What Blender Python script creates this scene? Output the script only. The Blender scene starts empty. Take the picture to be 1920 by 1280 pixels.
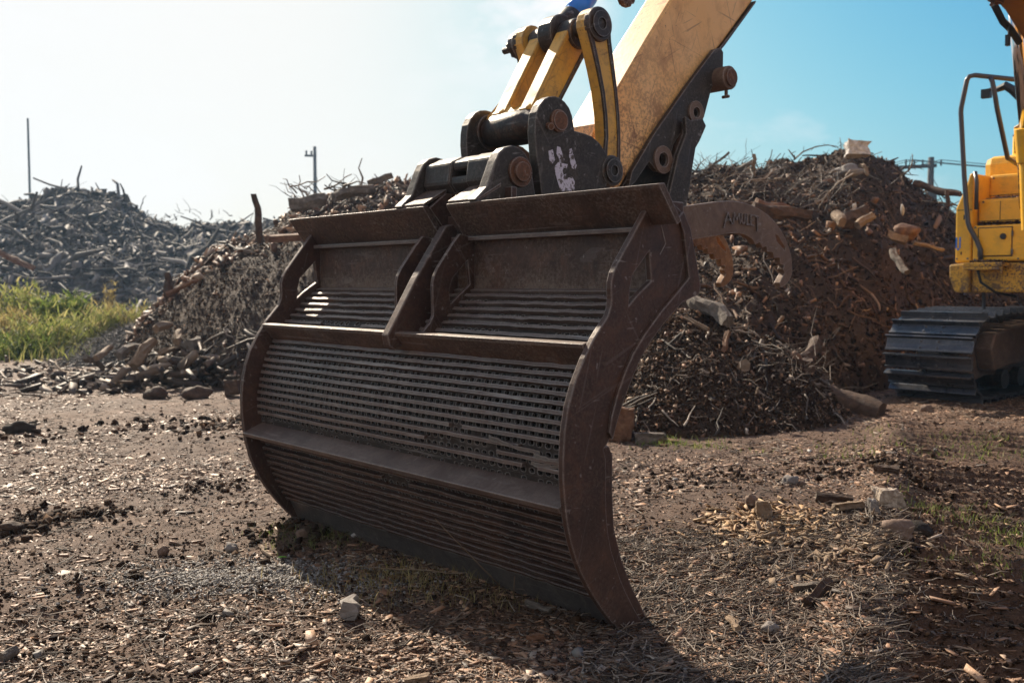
import bpy, bmesh, math, random
import numpy as np
from mathutils import Vector, Matrix, noise as mnoise
from mathutils.geometry import tessellate_polygon

R_ = math.radians
random.seed(7)
rng = np.random.default_rng(11)
C = bpy.context.scene.collection
scene = bpy.context.scene

# ------------------------------------------------------------------ camera
FPX, CAM_H = 1867.0, 1.2
PITCH = math.atan(107 / FPX)
cam_d = bpy.data.cameras.new('camera')
cam = bpy.data.objects.new('camera', cam_d)
C.objects.link(cam)
cam.location = (0, 0, CAM_H)
cam.rotation_euler = (math.pi / 2 - PITCH, 0, 0)
cam_d.sensor_width = 36.0
cam_d.lens = 36.0 * FPX / 1920
cam_d.clip_end = 6000
cam_d.dof.use_dof = True
cam_d.dof.focus_distance = 3.75
cam_d.dof.aperture_fstop = 4.5
scene.camera = cam
_F = np.array([0, math.cos(PITCH), -math.sin(PITCH)])
_U = np.array([0, math.sin(PITCH), math.cos(PITCH)])


def ray(px, py):
    return _F + np.array([1., 0, 0]) * (px - 960) / FPX + _U * (640 - py) / FPX


def at(px, py, Y):
    """world point seen at photo pixel (px,py) whose distance along +Y is Y"""
    d = ray(px, py)
    return np.array([0, 0, CAM_H]) + d * (Y / d[1])


def on_ground(px, py):
    d = ray(px, py)
    return np.array([0, 0, CAM_H]) + d * (CAM_H / -d[2])


# ------------------------------------------------------------------ noise
def _hash(ix, iy, s):
    n = (ix.astype(np.int64) * 374761393 + iy.astype(np.int64) * 668265263 + s * 1442695041) & 0xFFFFFFFF
    n = ((n ^ (n >> 13)) * 1274126177) & 0xFFFFFFFF
    n = (n ^ (n >> 16)) & 0xFFFFFFFF
    return n.astype(np.float64) / 4294967295.0


def vnoise(x, y, s=0):
    ix, iy = np.floor(x), np.floor(y)
    fx, fy = x - ix, y - iy
    fx = fx * fx * (3 - 2 * fx)
    fy = fy * fy * (3 - 2 * fy)
    a, b = _hash(ix, iy, s), _hash(ix + 1, iy, s)
    c, d = _hash(ix, iy + 1, s), _hash(ix + 1, iy + 1, s)
    return (a * (1 - fx) + b * fx) * (1 - fy) + (c * (1 - fx) + d * fx) * fy


def fbm(x, y, f=1.0, o=4, s=0):
    t = np.zeros_like(x, dtype=float)
    a, n = 1.0, 0.0
    for i in range(o):
        t += a * (vnoise(x * f, y * f, s + i * 17) - 0.5)
        n += a
        a *= 0.55
        f *= 2.03
    return t / n


# ------------------------------------------------------------------ objects
def tag(o, label=None, cat=None, group=None, kind=None):
    if label: o['label'] = label
    if cat: o['category'] = cat
    if group: o['group'] = group
    if kind: o['kind'] = kind
    return o


def empty(name, loc, rz=0.0):
    o = bpy.data.objects.new(name, None)
    C.objects.link(o)
    o.location = loc
    o.rotation_euler = (0, 0, rz)
    o.empty_display_size = 0.1
    return o


def finish(name, me, mat, parent=None, bevel=0, smooth=False, solid=0):
    if mat is not None:
        for m in (mat if isinstance(mat, (list, tuple)) else [mat]):
            me.materials.append(m)
    o = bpy.data.objects.new(name, me)
    C.objects.link(o)
    if parent is not None:
        o.parent = parent
    if solid:
        s = o.modifiers.new('s', 'SOLIDIFY'); s.thickness = solid; s.offset = 0
    if bevel:
        b = o.modifiers.new('b', 'BEVEL'); b.width = bevel; b.segments = 2
        b.limit_method = 'ANGLE'; b.angle_limit = R_(35)
    if smooth:
        me.polygons.foreach_set('use_smooth', [True] * len(me.polygons))
    me.update()
    return o


class MB:
    def __init__(s):
        s.v = []; s.f = []; s.m = []

    def add(s, v, f, m=0):
        n = len(s.v)
        s.v += [tuple(map(float, p)) for p in v]
        s.f += [tuple(i + n for i in q) for q in f]
        s.m += [m] * len(f)
        return s

    def box(s, a, b, m=0):
        (x0, y0, z0), (x1, y1, z1) = a, b
        return s.add([(x0, y0, z0), (x1, y0, z0), (x1, y1, z0), (x0, y1, z0), (x0, y0, z1), (x1, y0, z1), (x1, y1, z1), (x0, y1, z1)],
                     [(3, 2, 1, 0), (4, 5, 6, 7), (0, 1, 5, 4), (1, 2, 6, 5), (2, 3, 7, 6), (3, 0, 4, 7)], m)

    def prism(s, loops, w0, w1, m=0):
        """polygon (with holes) in the local q,z plane extruded along local w"""
        if not isinstance(loops[0][0], (tuple, list)):
            loops = [loops]
        pts = [p for l in loops for p in l]
        tris = tessellate_polygon([[Vector((p[0], p[1], 0)) for p in l] for l in loops])
        n = len(pts)
        v = [(w0, p[0], p[1]) for p in pts] + [(w1, p[0], p[1]) for p in pts]
        f = []
        for t in tris:
            a, b, c = t
            ar = (pts[b][0] - pts[a][0]) * (pts[c][1] - pts[a][1]) - (pts[b][1] - pts[a][1]) * (pts[c][0] - pts[a][0])
            if abs(ar) < 1e-10: continue
            if ar < 0: a, b, c = a, c, b
            f.append((a + n, b + n, c + n))
            f.append((a, c, b))
        k = 0
        for li, l in enumerate(loops):
            area = sum(l[i][0] * l[(i + 1) % len(l)][1] - l[(i + 1) % len(l)][0] * l[i][1] for i in range(len(l)))
            for i in range(len(l)):
                a, b = k + i, k + (i + 1) % len(l)
                if (area < 0) != (li > 0): a, b = b, a
                f.append((a, b, b + n, a + n))
            k += len(l)
        return s.add(v, f, m)

    def tube(s, pts, r, sides=12, m=0, cap=True):
        pts = [Vector(p) for p in pts]
        rs = r if isinstance(r, (list, tuple)) else [r] * len(pts)
        n0 = len(s.v)
        t0 = (pts[1] - pts[0]).normalized()
        up = Vector((0, 0, 1)) if abs(t0.z) < 0.9 else Vector((1, 0, 0))
        x = t0.cross(up).normalized()
        for i, p in enumerate(pts):
            t = (pts[min(i + 1, len(pts) - 1)] - pts[max(i - 1, 0)]).normalized()
            x = (x - t * x.dot(t)).normalized()
            y = t.cross(x)
            for k in range(sides):
                a = 2 * math.pi * k / sides
                s.v.append(tuple(p + (x * math.cos(a) + y * math.sin(a)) * rs[i]))
        for i in range(len(pts) - 1):
            for k in range(sides):
                a, b = n0 + i * sides + k, n0 + i * sides + (k + 1) % sides
                s.f.append((a, b, b + sides, a + sides)); s.m.append(m)
        if cap:
            s.f.append(tuple(n0 + k for k in reversed(range(sides)))); s.m.append(m)
            e = n0 + (len(pts) - 1) * sides
            s.f.append(tuple(e + k for k in range(sides))); s.m.append(m)
        return s

    def cyl(s, w0, w1, q, z, r, sides=28, m=0):
        """cylinder along local w"""
        return s.tube([(w0, q, z), (w1, q, z)], r, sides, m)

    def ring(s, w0, w1, q, z, ro, ri, sides=24, m=0, sz=1.0):
        l = lambda r: [(q + r * math.cos(2 * math.pi * k / sides), z + sz * r * math.sin(2 * math.pi * k / sides)) for k in range(sides)]
        return s.prism([l(ro), l(ri)[::-1]], w0, w1, m)

    def build(s, name, mat, parent=None, bevel=0, smooth=False, solid=0):
        me = bpy.data.meshes.new(name)
        me.from_pydata(s.v, [], s.f)
        if isinstance(mat, (list, tuple)):
            me.polygons.foreach_set('material_index', s.m)
        o = finish(name, me, mat, parent, bevel, smooth, solid)
        return o


def np_mesh(name, V, F, mat, parent=None, smooth=False, attr=None):
    """fast mesh from numpy arrays; F is (n,k)"""
    me = bpy.data.meshes.new(name)
    n, k = F.shape
    me.vertices.add(len(V)); me.vertices.foreach_set('co', np.ascontiguousarray(V, dtype=np.float32).ravel())
    me.loops.add(n * k); me.loops.foreach_set('vertex_index', F.astype(np.int32).ravel())
    me.polygons.add(n)
    me.polygons.foreach_set('loop_start', np.arange(0, n * k, k, dtype=np.int32))
    me.polygons.foreach_set('loop_total', np.full(n, k, dtype=np.int32))
    me.update(calc_edges=True)
    if smooth:
        me.polygons.foreach_set('use_smooth', np.ones(n, dtype=bool))
    if mat is not None: me.materials.append(mat)
    o = bpy.data.objects.new(name, me)
    C.objects.link(o)
    if parent is not None: o.parent = parent
    return o


# ------------------------------------------------------------------ materials
def srgb(h):
    h = h.lstrip('#')
    c = [int(h[i:i + 2], 16) / 255 for i in (0, 2, 4)]
    return tuple(x / 12.92 if x <= .04045 else ((x + .055) / 1.055) ** 2.4 for x in c) + (1,)


class NT:
    def __init__(s, name):
        s.mat = bpy.data.materials.new(name)
        s.mat.use_nodes = True
        s.t = s.mat.node_tree
        s.t.nodes.clear()
        s.out = s.n('ShaderNodeOutputMaterial')
        s.b = s.n('ShaderNodeBsdfPrincipled')
        s.l(s.b.outputs[0], s.out.inputs[0])
        s.tc = s.n('ShaderNodeTexCoord')
        s.co = s.tc.outputs['Object']

    def n(s, t, **k):
        o = s.t.nodes.new(t)
        for a, b in k.items(): setattr(o, a, b)
        return o

    def l(s, a, b): s.t.links.new(a, b)

    def noise(s, scale, detail=6, rough=.6, dist=0, stretch=None, fac=True):
        co = s.co
        if stretch:
            mp = s.n('ShaderNodeMapping'); mp.inputs['Scale'].default_value = stretch
            s.l(co, mp.inputs[0]); co = mp.outputs[0]
        o = s.n('ShaderNodeTexNoise')
        o.inputs['Scale'].default_value = scale; o.inputs['Detail'].default_value = detail
        o.inputs['Roughness'].default_value = rough; o.inputs['Distortion'].default_value = dist
        s.l(co, o.inputs['Vector'])
        return o.outputs[0]

    def ramp(s, fac, stops, interp='LINEAR'):
        r = s.n('ShaderNodeValToRGB')
        r.color_ramp.interpolation = interp
        el = r.color_ramp.elements
        while len(el) > 1: el.remove(el[-1])
        el[0].position, c = stops[0][0], stops[0][1]
        el[0].color = c if isinstance(c, tuple) else (c, c, c, 1)
        for p, c in stops[1:]:
            e = el.new(p); e.color = c if isinstance(c, tuple) else (c, c, c, 1)
        s.l(fac, r.inputs[0])
        return r.outputs[0]

    def mix(s, fac, a, b, mode='MIX'):
        m = s.n('ShaderNodeMix', data_type='RGBA', blend_type=mode)
        for sock, v in ((m.inputs[0], fac), (m.inputs[6], a), (m.inputs[7], b)):
            if hasattr(v, 'is_output') or isinstance(v, bpy.types.NodeSocket): s.l(v, sock)
            else: sock.default_value = v
        return m.outputs[2]

    def math(s, op, a, b=0.0):
        m = s.n('ShaderNodeMath', operation=op)
        for sock, v in ((m.inputs[0], a), (m.inputs[1], b)):
            if isinstance(v, bpy.types.NodeSocket): s.l(v, sock)
            else: sock.default_value = v
        return m.outputs[0]

    def bump(s, h, strength=.3, dist=.01, prev=None):
        b = s.n('ShaderNodeBump')
        b.inputs['Strength'].default_value = strength; b.inputs['Distance'].default_value = dist
        s.l(h, b.inputs['Height'])
        if prev is not None: s.l(prev, b.inputs['Normal'])
        return b.outputs[0]

    def scratch(s, ang, scale, thr, w=.02, dist=.4):
        mp = s.n('ShaderNodeMapping'); mp.inputs['Rotation'].default_value = (ang, 0, 0); s.l(s.co, mp.inputs[0])
        m2 = s.n('ShaderNodeMapping'); m2.inputs['Scale'].default_value = (1.5, .7, 16); s.l(mp.outputs[0], m2.inputs[0])
        o = s.n('ShaderNodeTexNoise'); o.inputs['Scale'].default_value = scale; o.inputs['Detail'].default_value = 2.5
        o.inputs['Distortion'].default_value = dist; s.l(m2.outputs[0], o.inputs['Vector'])
        return s.ramp(o.outputs[0], [(thr, 0.0), (thr + w, 1.0)])

    def edges(s, radius=.010):
        bv = s.n('ShaderNodeBevel'); bv.samples = 4; bv.inputs['Radius'].default_value = radius
        g = s.n('ShaderNodeNewGeometry')
        d = s.n('ShaderNodeVectorMath', operation='DOT_PRODUCT')
        s.l(bv.outputs[0], d.inputs[0]); s.l(g.outputs['Normal'], d.inputs[1])
        return s.ramp(d.outputs['Value'], [(.86, 1.0), (.985, 0.0)])

    def setp(s, color=None, rough=None, metal=None, normal=None, spec=None):
        for k, v in (('Base Color', color), ('Roughness', rough), ('Metallic', metal), ('Normal', normal), ('Specular IOR Level', spec)):
            if v is None: continue
            if isinstance(v, bpy.types.NodeSocket): s.l(v, s.b.inputs[k])
            else: s.b.inputs[k].default_value = v
        return s.mat


def steel_mat(name, dark, mid, light, dust=(.20, .165, .125, 1), dustamt=.5, metal=.35, r0=.42, r1=.75, edge=(.50, .45, .41, 1), sc=1.0, foot=None):
    t = NT(name)
    a = t.noise(3.2 * sc, 8, .65, .4)
    base = t.ramp(a, [(.28, dark), (.5, mid), (.72, light)])
    f = t.noise(38 * sc, 6, .7)
    base = t.mix(t.ramp(f, [(.35, 0.0), (.7, .55)]), base, dark)
    d = t.noise(6 * sc, 7, .7, .2)
    d2 = t.noise(85 * sc, 5, .75)
    rb = t.noise(11 * sc, 8, .8, .6)
    base = t.mix(t.ramp(rb, [(.52, 0.0), (.60, .55)]), base, light)
    base = t.mix(t.ramp(rb, [(.38, .6), (.46, 0.0)]), base, dark)
    dm = t.math('MULTIPLY', t.ramp(d, [(.40, 0.12), (.62, 1.0)]), t.ramp(d2, [(.46, 0.05), (.60, 1.0)]))
    base = t.mix(t.math('MULTIPLY', dm, dustamt), base, dust)
    if foot:
        sx = t.n('ShaderNodeSeparateXYZ'); t.l(t.co, sx.inputs[0])
        for z0, z1 in foot:
            mr = t.n('ShaderNodeMapRange'); mr.inputs[1].default_value = z0; mr.inputs[2].default_value = z1; mr.inputs[3].default_value = 1; mr.inputs[4].default_value = 0
            t.l(sx.outputs[2], mr.inputs[0])
            ab = t.n('ShaderNodeMath', operation='GREATER_THAN'); t.l(sx.outputs[2], ab.inputs[0]); ab.inputs[1].default_value = z0 - .06
            ff = t.math('MULTIPLY', t.math('MULTIPLY', mr.outputs[0], ab.outputs[0]), t.ramp(t.math('ADD', t.math('MULTIPLY', d2, .5), t.math('MULTIPLY', d, .5)), [(.42, 0.0), (.54, .9)]))
            base = t.mix(ff, base, dust)
    # long scrape marks
    s1 = t.noise(14 * sc, 3, .5, .3, stretch=(.12, 2.6, 2.6))
    s2 = t.noise(22 * sc, 3, .5, .2, stretch=(2.6, .3, 1.8))
    sm = t.math('MAXIMUM', t.ramp(s1, [(.66, 0.0), (.74, 1.0)]), t.ramp(s2, [(.69, 0.0), (.76, 1.0)]))
    base = t.mix(t.math('MULTIPLY', sm, .30), base, edge)
    # bare worn corners, lightened further to imitate the backlit glint on edges
    e = t.math('MULTIPLY', t.edges(.008), t.ramp(f, [(.3, .2), (.6, 1.0)]))
    base = t.mix(t.math('MULTIPLY', e, .75), base, edge)
    for ang, ss, th_ in ((.4, 2.0, .67), (1.3, 2.9, .67), (2.2, 2.4, .675)):
        base = t.mix(t.math('MULTIPLY', t.scratch(ang, ss * sc, th_), .07), base, edge)
    rg = t.ramp(d, [(.3, r0), (.7, r1)])
    rg = t.mix(t.math('MULTIPLY', e, .9), rg, (.27, .27, .27, 1))
    n1 = t.bump(t.noise(90 * sc, 5, .7), .35, .004)
    n2 = t.bump(a, .25, .02, n1)
    return t.setp(base, rg, metal, n2, .35)


def paint_mat(name, c1, c2, rust=(.09, .035, .015, 1), rust2=(.03, .018, .014, 1), amt=.55, rough=.42, dirt=(.16, .115, .07, 1), dirtamt=.5, edge_dark=.8, scr=.5, sc=1.0, fade=None, zone=None):
    t = NT(name)
    a = t.noise(2.2 * sc, 6, .6, .3)
    base = t.ramp(a, [(.3, c1), (.7, c2)])
    if fade:
        base = t.mix(t.ramp(t.noise(1.3 * sc, 3, .5), [(.4, 0.0), (.65, 1.0)]), base, fade)
    d = t.noise(7 * sc, 8, .72, .3)
    base = t.mix(t.math('MULTIPLY', t.ramp(d, [(.48, 0.0), (.7, 1.0)]), dirtamt), base, dirt)
    sp = t.noise(60 * sc, 5, .65)
    big = t.noise(1.7 * sc, 4, .6)
    th = t.math('ADD', sp, t.math('MULTIPLY', big, .55))
    rm = t.ramp(th, [(.98 - .25 * amt, 0.0), (1.03 - .25 * amt, 1.0)]) if False else t.ramp(t.math('MULTIPLY', th, .6), [(.60 - .12 * amt, 0.0), (.64 - .12 * amt, 1.0)])
    base = t.mix(rm, base, rust)
    if zone:
        sx = t.n('ShaderNodeSeparateXYZ'); t.l(t.co, sx.inputs[0])
        zr = t.n('ShaderNodeMapRange'); zr.inputs[1].default_value = zone[0]; zr.inputs[2].default_value = zone[1]; zr.inputs[3].default_value = 1; zr.inputs[4].default_value = 0
        t.l(sx.outputs[2], zr.inputs[0])
        zn = t.math('MULTIPLY', zr.outputs[0], t.ramp(t.math('ADD', t.math('MULTIPLY', sp, .6), t.math('MULTIPLY', d, .5)), [(.50, 0.0), (.60, .85)]))
        base = t.mix(zn, base, rust)
    for ang, ss, th_ in ((.5, 3.2, .675), (1.15, 4.1, .68), (1.9, 3.6, .68), (-.2, 4.6, .68)):
        base = t.mix(t.math('MULTIPLY', t.scratch(ang, ss * sc, th_), scr), base, rust)
    e = t.edges(.014)
    e = t.math('MULTIPLY', e, t.ramp(t.noise(25 * sc, 5, .7), [(.38, 0.0), (.55, 1.0)]))
    base = t.mix(t.math('MULTIPLY', e, edge_dark), base, rust2)
    rg = t.ramp(d, [(.3, rough), (.7, rough + .25)])
    nb = t.bump(t.noise(45 * sc, 5, .6), .18, .004)
    return t.setp(base, rg, 0.0, nb)


def island_mat(name, stops, rough=.75, spec=.4, sc=30, bump=.5, tint=.35, stretch=None, interp='LINEAR'):
    """each loose piece takes its own colour of the range"""
    t = NT(name)
    g = t.n('ShaderNodeNewGeometry')
    base = t.ramp(g.outputs['Random Per Island'], stops, interp)
    nz = t.noise(sc, 5, .7, .2, stretch=stretch)
    base = t.mix(tint, base, t.ramp(nz, [(.25, .15), (.75, 1.0)]), 'MULTIPLY')
    return t.setp(base, rough, 0.0, t.bump(nz, bump, .01), spec)


def soil_mat(name, cols, sc=1.0, rough=.85, bump=.8):
    t = NT(name)
    a = t.noise(.7 * sc, 6, .6, .5)
    b = t.noise(9 * sc, 8, .75, .3)
    c = t.noise(75 * sc, 5, .75)
    base = t.ramp(a, [(.3, cols[0]), (.5, cols[1]), (.68, cols[2])])
    base = t.mix(t.ramp(b, [(.35, 0.0), (.62, .75)]), base, cols[3])
    base = t.mix(t.ramp(c, [(.55, 0.0), (.7, .65)]), base, cols[4])
    base = t.mix(t.ramp(c, [(.28, .7), (.42, 0.0)]), base, cols[0])
    n1 = t.bump(c, bump, .012)
    n2 = t.bump(b, bump, .03, n1)
    return t.setp(base, rough, 0.0, n2, .3)


def wood_mat(name, c1, c2, c3, sc=1.0, rough=.8):
    t = NT(name)
    a = t.noise(7 * sc, 7, .7, 1.2, stretch=(1, 1, 1))
    b = t.noise(26 * sc, 6, .7, .4)
    base = t.ramp(a, [(.3, c1), (.5, c2), (.7, c3)])
    base = t.mix(t.ramp(b, [(.4, 0.0), (.65, .6)]), base, c1)
    return t.setp(base, rough, 0.0, t.bump(b, .7, .012, t.bump(a, .5, .02)), .3)


M = {}
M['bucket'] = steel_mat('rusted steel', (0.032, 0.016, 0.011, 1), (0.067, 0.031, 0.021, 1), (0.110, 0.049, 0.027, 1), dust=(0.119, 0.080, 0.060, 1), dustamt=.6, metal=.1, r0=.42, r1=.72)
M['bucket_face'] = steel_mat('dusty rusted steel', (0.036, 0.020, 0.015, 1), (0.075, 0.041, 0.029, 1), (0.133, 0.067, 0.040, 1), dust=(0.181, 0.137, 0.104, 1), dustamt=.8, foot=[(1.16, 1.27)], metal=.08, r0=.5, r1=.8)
M['bar'] = steel_mat('lit-tone rib steel', (0.083, 0.054, 0.044, 1), (0.134, 0.092, 0.076, 1), (0.198, 0.143, 0.116, 1), dust=(0.230, 0.200, 0.166, 1), dustamt=.3, metal=.2, r0=.36, r1=.62)  # lighter than the shell: light caught by the ribs is put into the colour
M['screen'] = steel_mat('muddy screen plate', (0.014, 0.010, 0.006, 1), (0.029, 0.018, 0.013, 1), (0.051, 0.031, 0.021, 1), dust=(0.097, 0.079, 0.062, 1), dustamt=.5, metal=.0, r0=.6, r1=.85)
M['cut_edge'] = steel_mat('scoured cutting edge', (.08, .07, .065, 1), (.14, .12, .11, 1), (.2, .17, .15, 1), metal=.5, r0=.35, r1=.55)
M['greasy'] = steel_mat('greasy dark steel', (.014, .010, .009, 1), (.032, .020, .014, 1), (.095, .040, .019, 1), dustamt=.22, metal=.15, r0=.28, r1=.6)
M['coupler'] = steel_mat('coupler steel', (0.027, 0.020, 0.016, 1), (0.046, 0.034, 0.027, 1), (0.076, 0.052, 0.037, 1), dust=(0.144, 0.128, 0.109, 1), dustamt=.45, metal=.25, r0=.4, r1=.7)
M['pin'] = steel_mat('rusty pin', (.06, .026, .013, 1), (.15, .06, .025, 1), (.26, .11, .05, 1), dustamt=.2, metal=.25, r0=.45, r1=.75, sc=2)
M['thumb'] = steel_mat('thumb steel', (0.108, 0.063, 0.044, 1), (0.180, 0.111, 0.078, 1), (0.240, 0.150, 0.102, 1), dust=(0.195, 0.150, 0.105, 1), dustamt=.5, metal=.2, r0=.45, r1=.75)
M['tip'] = steel_mat('orange steel', (.12, .05, .02, 1), (.27, .13, .05, 1), (.4, .21, .09, 1), dustamt=.3, metal=.15, r0=.5, r1=.8, sc=2)  # lighter, more orange tone than the near thumb tine
M['stick'] = paint_mat('faded stick paint', (.84, .42, .12, 1), (.88, .48, .15, 1), amt=.2, fade=(.90, .55, .24, 1), dirtamt=.55, scr=.45, rough=.34, dirt=(.38, .17, .08, 1), rust=(.16, .06, .03, 1), zone=(1.75, 2.55))
M['link'] = paint_mat('worn link paint', (.66, .34, .045, 1), (.70, .39, .07, 1), amt=.5, dirtamt=.65, edge_dark=1.0, scr=.35, rough=.36, sc=1.6, rust=(.13, .055, .02, 1))
M['yellow'] = paint_mat('machine yellow paint', (.94, .50, .022, 1), (.88, .46, .03, 1), amt=.05, dirtamt=.30, scr=.15, rough=.33, edge_dark=.3)
M['yellow_worn'] = paint_mat('scraped yellow paint', (.72, .40, .03, 1), (.6, .32, .03, 1), amt=.95, dirtamt=.75, scr=.8, rough=.4, rust=(.10, .055, .04, 1), sc=.8, zone=(1.1, 1.55))
M['orange'] = paint_mat('boom paint', (.42, .17, .018, 1), (.48, .21, .02, 1), amt=.2, dirtamt=.4, scr=.2)
M['black'] = NT('black rubber').setp((.012, .012, .013, 1), .45, 0)
M['rail'] = NT('grey handrail paint').setp((.055, .06, .075, 1), .35, .2)
M['chrome'] = NT('chromed rod').setp((.62, .62, .64, 1), .12, 1.0)
M['blue'] = NT('blue paint').setp((.02, .20, .72, 1), .3, 0)
wp = NT('chipped white paint')
M['white_paint'] = wp.setp(wp.mix(wp.ramp(wp.math('ADD', wp.math('MULTIPLY', wp.noise(55, 5, .7), .6), wp.math('MULTIPLY', wp.noise(16, 3, .6), .4)), [(.50, 0.0), (.54, 1.0)]), (.60, .55, .62, 1), (.085, .060, .046, 1)), .6, 0)
M['pad'] = steel_mat('worn track shoe', (0.042, 0.046, 0.055, 1), (0.084, 0.089, 0.106, 1), (0.126, 0.121, 0.126, 1), dust=(0.167, 0.113, 0.070, 1), dustamt=.3, metal=.6, r0=.22, r1=.42)
M['brass'] = NT('brass nipple').setp((.35, .26, .06, 1), .4, .6)
M['mud'] = soil_mat('caked mud', ((.016, .011, .008, 1), (.030, .021, .015, 1), (.045, .032, .022, 1), (.055, .038, .026, 1), (.08, .058, .04, 1)), 2)
M['ground'] = soil_mat('mulch soil', ((0.053, 0.028, 0.018, 1), (0.150, 0.084, 0.051, 1), (0.220, 0.129, 0.080, 1), (0.084, 0.046, 0.029, 1), (0.334, 0.207, 0.131, 1)), 1.0, .8, 1.0)
M['heap'] = soil_mat('heap soil', ((0.024, 0.012, 0.007, 1), (0.056, 0.033, 0.019, 1), (0.090, 0.053, 0.030, 1), (0.060, 0.034, 0.020, 1), (0.151, 0.092, 0.055, 1)), 1.0)
M['heap_grey'] = soil_mat('grey heap litter', ((0.030, 0.026, 0.022, 1), (0.068, 0.060, 0.053, 1), (0.112, 0.101, 0.090, 1), (0.083, 0.071, 0.060, 1), (0.225, 0.203, 0.173, 1)), .6)
CH = [(0, (0.032, 0.016, 0.009, 1)), (.2, (0.105, 0.052, 0.027, 1)), (.5, (0.218, 0.113, 0.062, 1)), (.75, (0.351, 0.192, 0.108, 1)), (.9, (0.504, 0.313, 0.187, 1)), (.95, (0.351, 0.282, 0.225, 1)), (1, (0.603, 0.445, 0.301, 1))]
M['chips'] = island_mat('wood chips', CH, rough=.58, spec=.42, sc=60)
M['chips_dark'] = island_mat('damp clods', [(0, (0.016, 0.008, 0.005, 1)), (.5, (0.042, 0.024, 0.014, 1)), (.88, (0.081, 0.046, 0.026, 1)), (1, (0.150, 0.089, 0.052, 1))], rough=.9, sc=50, spec=.12)
M['chips_orange'] = island_mat('fresh splinters', [(0, (.20, .10, .045, 1)), (.5, (.42, .25, .12, 1)), (1, (.6, .42, .24, 1))], rough=.65, sc=50)
M['gravel'] = island_mat('gravel', [(0, (.10, .09, .08, 1)), (.6, (.2, .18, .16, 1)), (1, (.42, .40, .38, 1))], rough=.7, sc=40)
M['sticks'] = island_mat('dead branches', [(0, (.025, .017, .012, 1)), (.35, (.075, .050, .034, 1)), (.65, (.16, .115, .08, 1)), (.88, (.27, .21, .16, 1)), (1, (.40, .33, .26, 1))], rough=.65, spec=.4, sc=14)
M['sticks_brown'] = island_mat('brown branches', [(0, (0.030, 0.016, 0.009, 1)), (.45, (0.085, 0.046, 0.024, 1)), (.8, (0.170, 0.097, 0.053, 1)), (.95, (0.250, 0.147, 0.084, 1)), (1, (0.420, 0.285, 0.176, 1))], rough=.7, spec=.35, sc=14)
M['sticks_grey'] = island_mat('weathered branches', [(0, (0.030, 0.026, 0.025, 1)), (.4, (0.085, 0.076, 0.071, 1)), (.75, (0.162, 0.145, 0.132, 1)), (1, (0.323, 0.297, 0.272, 1))], rough=.75, spec=.3, sc=6)
M['bark'] = wood_mat('brown bark', (.035, .021, .014, 1), (.085, .050, .032, 1), (.15, .09, .057, 1))
M['bark_grey'] = wood_mat('grey bark', (.07, .056, .045, 1), (.16, .13, .105, 1), (.26, .22, .18, 1))
M['pale_wood'] = wood_mat('bare pale wood', (0.139, 0.092, 0.057, 1), (0.239, 0.166, 0.108, 1), (0.315, 0.240, 0.169, 1))
M['red_wood'] = wood_mat('red brown wood', (0.083, 0.038, 0.021, 1), (0.180, 0.093, 0.052, 1), (0.255, 0.153, 0.090, 1))
M['stone'] = wood_mat('stone', (.14, .125, .11, 1), (.24, .21, .19, 1), (.34, .31, .28, 1), .8)
M['brown_stone'] = wood_mat('brown stone', (.11, .07, .05, 1), (.20, .135, .10, 1), (.3, .22, .17, 1), .8)
M['white_stone'] = wood_mat('white rock', (.22, .18, .15, 1), (.60, .56, .52, 1), (.75, .72, .69, 1), .7)
M['pole'] = wood_mat('pole wood', (.03, .03, .032, 1), (.05, .05, .05, 1), (.08, .075, .07, 1), .5)
M['steel_pole'] = NT('painted pole').setp((.10, .13, .13, 1), .5, .3)
M['grass'] = island_mat('green grass', [(0, (.07, .11, .02, 1)), (.5, (.16, .22, .045, 1)), (.85, (.30, .33, .09, 1)), (1, (.42, .37, .15, 1))], rough=.6, sc=8, tint=.15)
M['bush'] = island_mat('yellow green weeds', [(0, (.13, .17, .035, 1)), (.4, (.28, .31, .08, 1)), (.75, (.45, .43, .14, 1)), (1, (.56, .46, .22, 1))], rough=.6, sc=8, tint=.15)
M['dry'] = island_mat('dry weeds', [(0, (.2, .15, .05, 1)), (.6, (.42, .33, .12, 1)), (1, (.5, .42, .2, 1))], rough=.7, sc=8, tint=.15)
M['leaf'] = NT('fresh leaf').setp((.16, .38, .03, 1), .5, 0)
M['leaf_dark'] = island_mat('dark foliage', [(0, (.03, .06, .015, 1)), (1, (.09, .15, .03, 1))], rough=.6, sc=5, tint=.15)
for k in ('grass', 'bush', 'dry', 'leaf'):
    b = M[k].node_tree.nodes.get('Principled BSDF')
    # thin blades let light through
    nt = M[k].node_tree
    tr = nt.nodes.new('ShaderNodeBsdfTranslucent'); mx = nt.nodes.new('ShaderNodeMixShader'); mx.inputs[0].default_value = .45
    out = [n for n in nt.nodes if n.type == 'OUTPUT_MATERIAL'][0]
    src = b.inputs['Base Color'].links[0].from_socket if b.inputs['Base Color'].links else None
    if src: nt.links.new(src, tr.inputs[0])
    else: tr.inputs[0].default_value = b.inputs['Base Color'].default_value
    nt.links.new(b.outputs[0], mx.inputs[1]); nt.links.new(tr.outputs[0], mx.inputs[2]); nt.links.new(mx.outputs[0], out.inputs[0])

# ------------------------------------------------------------------ the machine's own axes: local x = w (across), y = q (forward, away from the cab), z up
O = np.array([0.4138234870149416, 3.448845905283513, 0.0])
ANG = R_(131.66298486990937)
WV = np.array([math.cos(ANG), math.sin(ANG), 0])
QV = np.array([-math.sin(ANG), math.cos(ANG), 0])


# ------------------------------------------------------------------ ground
RP, RD = np.array([1.60, 4.04]), np.array([.376, .927])


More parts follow.
